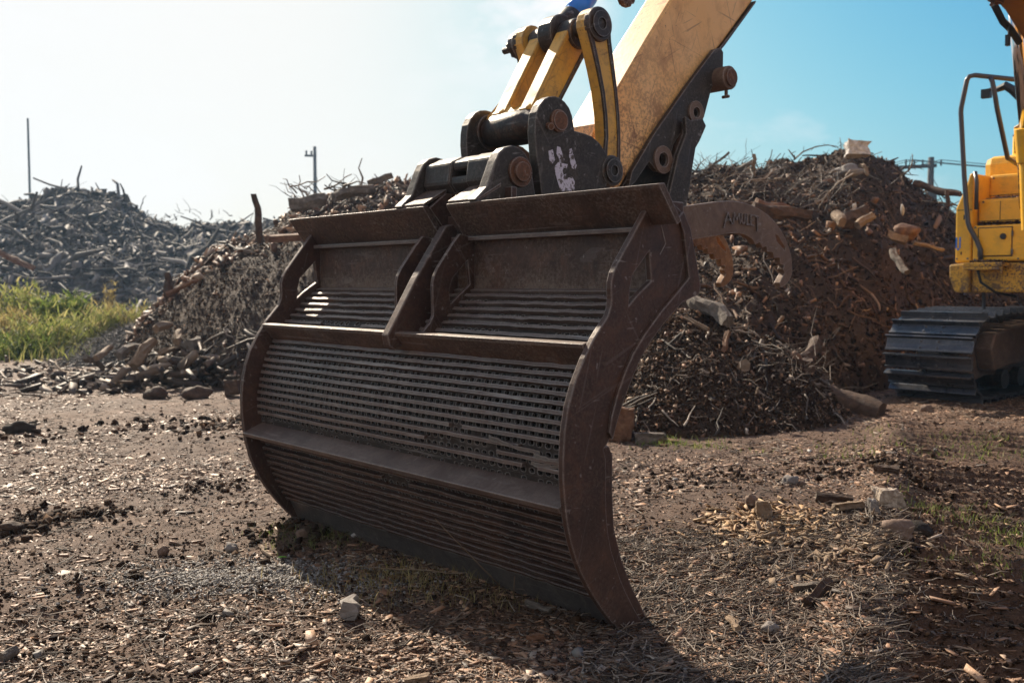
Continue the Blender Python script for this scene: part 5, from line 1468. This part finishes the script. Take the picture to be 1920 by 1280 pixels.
mb.tube([(2.14, -8, 3.19), (2.04, -8, 3.22), (1.97, -8, 3.17), (1.85, -8, 3.03), (1.70, -8, 2.9)], [.028, .045, .045, .04, .04], 8)
mb.build('mirror_arm', M['black'], house)
# seams, bolts, tread strips and hand holes on the stepped covers
sm_ = MB()
for (a, b) in (((1.46, q0 - .0995, 1.835), (2.145, q0 - .0975, 1.841)), ((1.46, q0 - .3795, 2.11), (2.16, q0 - .3775, 2.116)), ((1.93, q0 - .0995, 1.85), (1.936, q0 - .0975, 2.03)), ((2.172, q0 + .0005, 1.95), (2.334, q0 + .0025, 1.956))):
    sm_.box(a, b)
sm_.build('panel_seams', M['black'], house)
bt = MB()
for (w_, z_, dq) in ((1.70, 1.45, .021), (2.12, 1.45, .021), (2.12, 1.77, .021), (2.20, 1.46, .0), (2.31, 1.46, .0), (2.20, 1.92, .0), (1.80, 1.16, .0), (1.95, 1.16, .0), (2.10, 1.16, .0), (2.10, 2.03, -.10), (1.75, 2.03, -.10), (2.12, 2.29, -.38), (1.8, 2.29, -.38)):
    bt.tube([(w_, q0 + dq, z_), (w_, q0 + dq + .010, z_)], .010, 6)
bt.build('cover_bolts', M['pad'], house)
tdm = MB()
for k in range(9): tdm.box((1.56 + k * .062, q0 - .095, 1.790), (1.59 + k * .062, q0 - .005, 1.797))
for k in range(9): tdm.box((1.56 + k * .062, q0 - .37, 2.060), (1.59 + k * .062, q0 - .12, 2.067))
tdm.build('tread_strips', M['pad'], house)
MB().tube([(2.10, q0 + .03, 1.40), (2.02, q0 + .10, 1.22), (1.90, q0 + .04, 1.12), (1.80, q0 - .2, 1.08)], .014, 8).build('hose', M['black'], house, smooth=True)
hn = MB()
for z_ in (1.52, 1.70): hn.tube([(1.755, q0 + .035, z_ - .025), (1.755, q0 + .035, z_ + .025)], .010, 8)
hn.build('door_hinges', M['pad'], dr)
# last letter of the maker's lettering on the side panel
u_ = MB(); zz = 1.61
u_.box((2.275, q0 + .0, zz - .045), (2.290, q0 + .004, zz + .07)).box((2.312, q0, zz - .045), (2.327, q0 + .004, zz + .07)).box((2.290, q0, zz - .062), (2.312, q0 + .0045, zz - .042))
u_.build('letter', M['blue'], house, bevel=.003)
sl = MB(); sl.box((2.24, q0, 1.855), (2.252, q0 + .004, 1.905)).box((2.262, q0, 1.50), (2.274, q0 + .004, 1.53)).build('panel_slot', M['black'], house)
# cab (out of frame to the right, plainly built)
cabm = MB().box((.05, -9.3, 1.12), (.85, -7.55, 3.05)).build('cab', M['yellow'], house, bevel=.06)
MB().box((.12, -7.556, 1.75), (.78, -7.54, 2.9)).build('windscreen', M['black'], cabm)
MB().box((.3, -12.0, 1.15), (2.0, -11.0, 2.3)).build('counterweight', M['yellow'], house, bevel=.15)

# ---- undercarriage
def track(w0, w1, label=None):
    zr, q_front, q_back = .455, -7.62, -11.2
    zc = zr + .02
    fr = MB().prism([(-7.75, .70), (-7.62, .60), (-7.58, .42), (-7.68, .20), (-8.0, .25), (-10.8, .25), (-11.2, .45), (-10.9, .70), (-9.2, .82)], w0 + .20, w1 - .20)
    tr = fr.build('track', M['thumb'], ex, bevel=.015)
    # inner side frame beam
    MB().prism([(-7.80, .70), (-7.70, .55), (-7.80, .32), (-8.2, .36), (-9.2, .40), (-10.6, .40), (-10.9, .7), (-9.2, .80), (-8.2, .76)], w0 + .02, w0 + .20).build('track_frame', M['thumb'], tr, bevel=.02)
    rl = MB()
    for q in np.arange(-8.3, -10.8, -.42): rl.cyl(w0 + .12, w1 - .12, q, .20, .10, 20)
    rl.build('rollers', M['greasy'], tr)
    # path of the shoes
    path = []
    L1 = abs(q_back - q_front)
    Rr = .40
    per = 2 * L1 + 2 * math.pi * Rr
    npad = int(per / .175)
    pads = None
    for i in range(npad):
        s = (i + .35) * per / npad
        if s < math.pi * Rr:                                    # front idler, from the bottom up
            a = -math.pi / 2 + s / Rr; q, z, nq, nz = q_front + Rr * math.cos(a), zr + Rr * math.sin(a), math.cos(a), math.sin(a)
        elif s < math.pi * Rr + L1:
            t = s - math.pi * Rr; q, z, nq, nz = q_front - t, zr + Rr + .035 * math.sin(t / L1 * math.pi * 3) * (t < L1 * .7), 0, 1
        elif s < 2 * math.pi * Rr + L1:
            a = math.pi / 2 + (s - math.pi * Rr - L1) / Rr; q, z, nq, nz = q_back + Rr * math.cos(a), zr + Rr * math.sin(a), math.cos(a), math.sin(a)
        else:
            t = s - 2 * math.pi * Rr - L1; q, z, nq, nz = q_back + t, zr - Rr, 0, -1
        mb = MB()
        tq_, tz_ = -nz, nq
        def pt(w_, u, h): return (w_, q + tq_ * u + nq * h, z + tz_ * u + nz * h)
        prof = [(-.072, -.014), (.074, -.014), (.080, .010), (.078, .066), (.064, .068), (.056, .012), (.0, .007), (-.052, .010), (-.058, .026), (-.072, .024)]
        m_ = len(prof)
        v = [pt(w0, *p) for p in prof] + [pt(w1, *p) for p in prof]
        f = [tuple(range(m_)), tuple(reversed(range(m_, 2 * m_)))] + [((k + 1) % m_, k, k + m_, (k + 1) % m_ + m_) for k in range(m_)]
        mb.add(v, f)
        # bolts
        wc = (w0 + w1) / 2
        for dw in (-.09, .09):
            for u in (-.032, .033):
                b0, b1 = pt(wc + dw, u, .006), pt(wc + dw, u, .026)
                mb.tube([b0, b1], .012, 6)
        # chain link behind the shoe
        mb.add([pt(wc - .10, -.08, -.012), pt(wc + .10, -.08, -.012), pt(wc + .10, .08, -.012), pt(wc - .10, .08, -.012), pt(wc - .10, -.06, -.09), pt(wc + .10, -.06, -.09), pt(wc + .10, .06, -.09), pt(wc - .10, .06, -.09)],
               [(0, 1, 2, 3), (7, 6, 5, 4), (0, 4, 5, 1), (1, 5, 6, 2), (2, 6, 7, 3), (3, 7, 4, 0)])
        o = mb.build('track_shoe', M['pad'], tr)
    MB().cyl(w0 + .3, w1 - .3, q_front, zr, .36, 40).cyl(w0 + .3, w1 - .3, q_back, zr, .36, 40).build('idler', M['greasy'], tr, bevel=.02)
    return tr
track(1.96, 2.86)
track(-.62, .28)
MB().box((.35, -10.2, .55), (1.95, -8.6, .95)).build('car_body', M['thumb'], ex, bevel=.04)
MB().tube([(1.13, -9.4, .9), (1.13, -9.4, 1.14)], .55, 40).build('slew_ring', M['greasy'], ex)
MB().tube([(2.16, -7.9, 1.12), (2.16, -7.92, .9)], .018, 8).build('hanging_hose', M['rail'], ex)

# ------------------------------------------------------------------ light and air
SUN_AZ, SUN_EL = R_(28.0), R_(34.0)      # azimuth from +Y towards -X
sdir = Vector((-math.sin(SUN_AZ) * math.cos(SUN_EL), math.cos(SUN_AZ) * math.cos(SUN_EL), math.sin(SUN_EL)))
sl_ = bpy.data.lights.new('sun', 'SUN'); sl_.energy = 5.0; sl_.angle = R_(.5); sl_.color = (1.0, .86, .68)
so = bpy.data.objects.new('sun', sl_); C.objects.link(so)
so.rotation_euler = (-sdir).to_track_quat('-Z', 'Y').to_euler()
so.location = (-6, 10, 12)
wd = bpy.data.worlds.new('World'); scene.world = wd; wd.use_nodes = True
nt = wd.node_tree; nt.nodes.clear()
out = nt.nodes.new('ShaderNodeOutputWorld'); bg = nt.nodes.new('ShaderNodeBackground')
sky = nt.nodes.new('ShaderNodeTexSky'); sky.sky_type = 'NISHITA'; sky.sun_disc = False
sky.sun_elevation = SUN_EL; sky.sun_rotation = -SUN_AZ
sky.air_density = 1.0; sky.dust_density = 2.2; sky.ozone_density = 1.6; sky.altitude = 10
bg.inputs[1].default_value = .10
# thin bright cloud veil
tc = nt.nodes.new('ShaderNodeTexCoord')
mp = nt.nodes.new('ShaderNodeMapping'); mp.inputs['Scale'].default_value = (1, 1, 2.2); mp.inputs['Location'].default_value = (.35, .1, .2)
nz = nt.nodes.new('ShaderNodeTexNoise'); nz.inputs['Scale'].default_value = 3.4; nz.inputs['Detail'].default_value = 7; nz.inputs['Roughness'].default_value = .55
rp = nt.nodes.new('ShaderNodeValToRGB'); rp.color_ramp.elements[0].position = .52; rp.color_ramp.elements[1].position = .74
rp.color_ramp.elements[1].color = (.75, .75, .75, 1)
mx = nt.nodes.new('ShaderNodeMix'); mx.data_type = 'RGBA'; mx.inputs[7].default_value = (5.3, 5.3, 5.35, 1)
nt.links.new(tc.outputs['Generated'], mp.inputs[0]); nt.links.new(mp.outputs[0], nz.inputs['Vector']); nt.links.new(nz.outputs[0], rp.inputs[0])
wn = nt.nodes.new('ShaderNodeVectorMath'); wn.operation = 'DOT_PRODUCT'; nt.links.new(tc.outputs['Generated'], wn.inputs[0])
wd_ = Vector(ray(985, 10)).normalized(); wn.inputs[1].default_value = tuple(wd_)
wr = nt.nodes.new('ShaderNodeMapRange'); wr.inputs[1].default_value = .9955; wr.inputs[2].default_value = .9995; nt.links.new(wn.outputs['Value'], wr.inputs[0])
wz = nt.nodes.new('ShaderNodeTexNoise'); wz.inputs['Scale'].default_value = 11; wz.inputs['Detail'].default_value = 7; wz.inputs['Roughness'].default_value = .6; nt.links.new(mp.outputs[0], wz.inputs['Vector'])
wq = nt.nodes.new('ShaderNodeValToRGB'); wq.color_ramp.elements[0].position = .40; wq.color_ramp.elements[1].position = .60; nt.links.new(wz.outputs[0], wq.inputs[0])
wm = nt.nodes.new('ShaderNodeMath'); wm.operation = 'MULTIPLY'; nt.links.new(wr.outputs[0], wm.inputs[0]); nt.links.new(wq.outputs[0], wm.inputs[1])
wa = nt.nodes.new('ShaderNodeMath'); wa.operation = 'MAXIMUM'; nt.links.new(wm.outputs[0], wa.inputs[0]); nt.links.new(rp.outputs[0], wa.inputs[1])
nt.links.new(wa.outputs[0], mx.inputs[0]); 
def vm(op, a, v):
    n = nt.nodes.new('ShaderNodeVectorMath'); n.operation = op; nt.links.new(a, n.inputs[0]); n.inputs[1].default_value = v; return n.outputs[0]
g1 = vm('MULTIPLY', sky.outputs[0], (.2, .2, .2))
def vpow(a, e):
    sp = nt.nodes.new('ShaderNodeSeparateXYZ'); cb = nt.nodes.new('ShaderNodeCombineXYZ'); nt.links.new(a, sp.inputs[0])
    for k in range(3):
        m = nt.nodes.new('ShaderNodeMath'); m.operation = 'POWER'; nt.links.new(sp.outputs[k], m.inputs[0]); m.inputs[1].default_value = e[k]; nt.links.new(m.outputs[0], cb.inputs[k])
    return cb.outputs[0]
def vsoft(a, c):
    sp = nt.nodes.new('ShaderNodeSeparateXYZ'); cb = nt.nodes.new('ShaderNodeCombineXYZ'); nt.links.new(a, sp.inputs[0])
    for k in range(3):
        d = nt.nodes.new('ShaderNodeMath'); d.operation = 'DIVIDE'; nt.links.new(sp.outputs[k], d.inputs[0]); d.inputs[1].default_value = c
        m = nt.nodes.new('ShaderNodeMath'); m.operation = 'TANH'; nt.links.new(d.outputs[0], m.inputs[0])
        e = nt.nodes.new('ShaderNodeMath'); e.operation = 'MULTIPLY'; nt.links.new(m.outputs[0], e.inputs[0]); e.inputs[1].default_value = c
        nt.links.new(e.outputs[0], cb.inputs[k])
    return cb.outputs[0]
g2 = vsoft(vm('MULTIPLY', vpow(g1, (2.0, 1.4, .9)), (1.75, 3.35, 4.35)), 5.15)
# broken cloud added to the unseen sky behind the viewer as fill light
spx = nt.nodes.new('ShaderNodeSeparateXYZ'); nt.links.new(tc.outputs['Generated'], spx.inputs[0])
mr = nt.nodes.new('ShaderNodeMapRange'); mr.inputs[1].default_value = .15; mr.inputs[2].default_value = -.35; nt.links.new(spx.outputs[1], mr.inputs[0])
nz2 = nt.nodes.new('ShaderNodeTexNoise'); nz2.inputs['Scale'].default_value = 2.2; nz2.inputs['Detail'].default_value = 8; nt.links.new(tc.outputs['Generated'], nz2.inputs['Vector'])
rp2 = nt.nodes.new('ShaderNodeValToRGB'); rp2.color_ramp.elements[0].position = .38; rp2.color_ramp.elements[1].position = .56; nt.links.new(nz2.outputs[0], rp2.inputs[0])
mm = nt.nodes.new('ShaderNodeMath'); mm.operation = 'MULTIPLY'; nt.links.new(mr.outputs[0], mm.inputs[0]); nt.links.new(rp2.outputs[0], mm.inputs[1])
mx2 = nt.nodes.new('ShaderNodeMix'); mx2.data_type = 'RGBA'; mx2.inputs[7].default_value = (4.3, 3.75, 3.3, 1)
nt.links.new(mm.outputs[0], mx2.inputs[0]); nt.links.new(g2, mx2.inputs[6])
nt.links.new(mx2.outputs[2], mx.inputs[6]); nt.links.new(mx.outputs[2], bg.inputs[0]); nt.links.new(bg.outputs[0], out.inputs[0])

hz = NT('haze'); hz.t.nodes.remove(hz.b)  # thin volume added to imitate veiling glare from the sun side
pv = hz.t.nodes.new('ShaderNodeVolumePrincipled'); pv.inputs['Density'].default_value = .0008; pv.inputs['Color'].default_value = (.45, .70, 1, 1); pv.inputs['Anisotropy'].default_value = .35
hz.t.links.new(pv.outputs[0], hz.out.inputs['Volume'])
ho = MB().box((-60, -14, -2.0), (60, 110, 16.5)).build('haze', hz.mat); tag(ho, kind='stuff')
scene.cycles.volume_bounces = 0

vs = scene.view_settings
vs.view_transform = 'Standard'; vs.look = 'None'; vs.exposure = 0.9; vs.gamma = 1.0
scene.cycles.use_denoising = True
scene.cycles.max_bounces = 6
scene.cycles.diffuse_bounces = 3
scene.cycles.glossy_bounces = 3
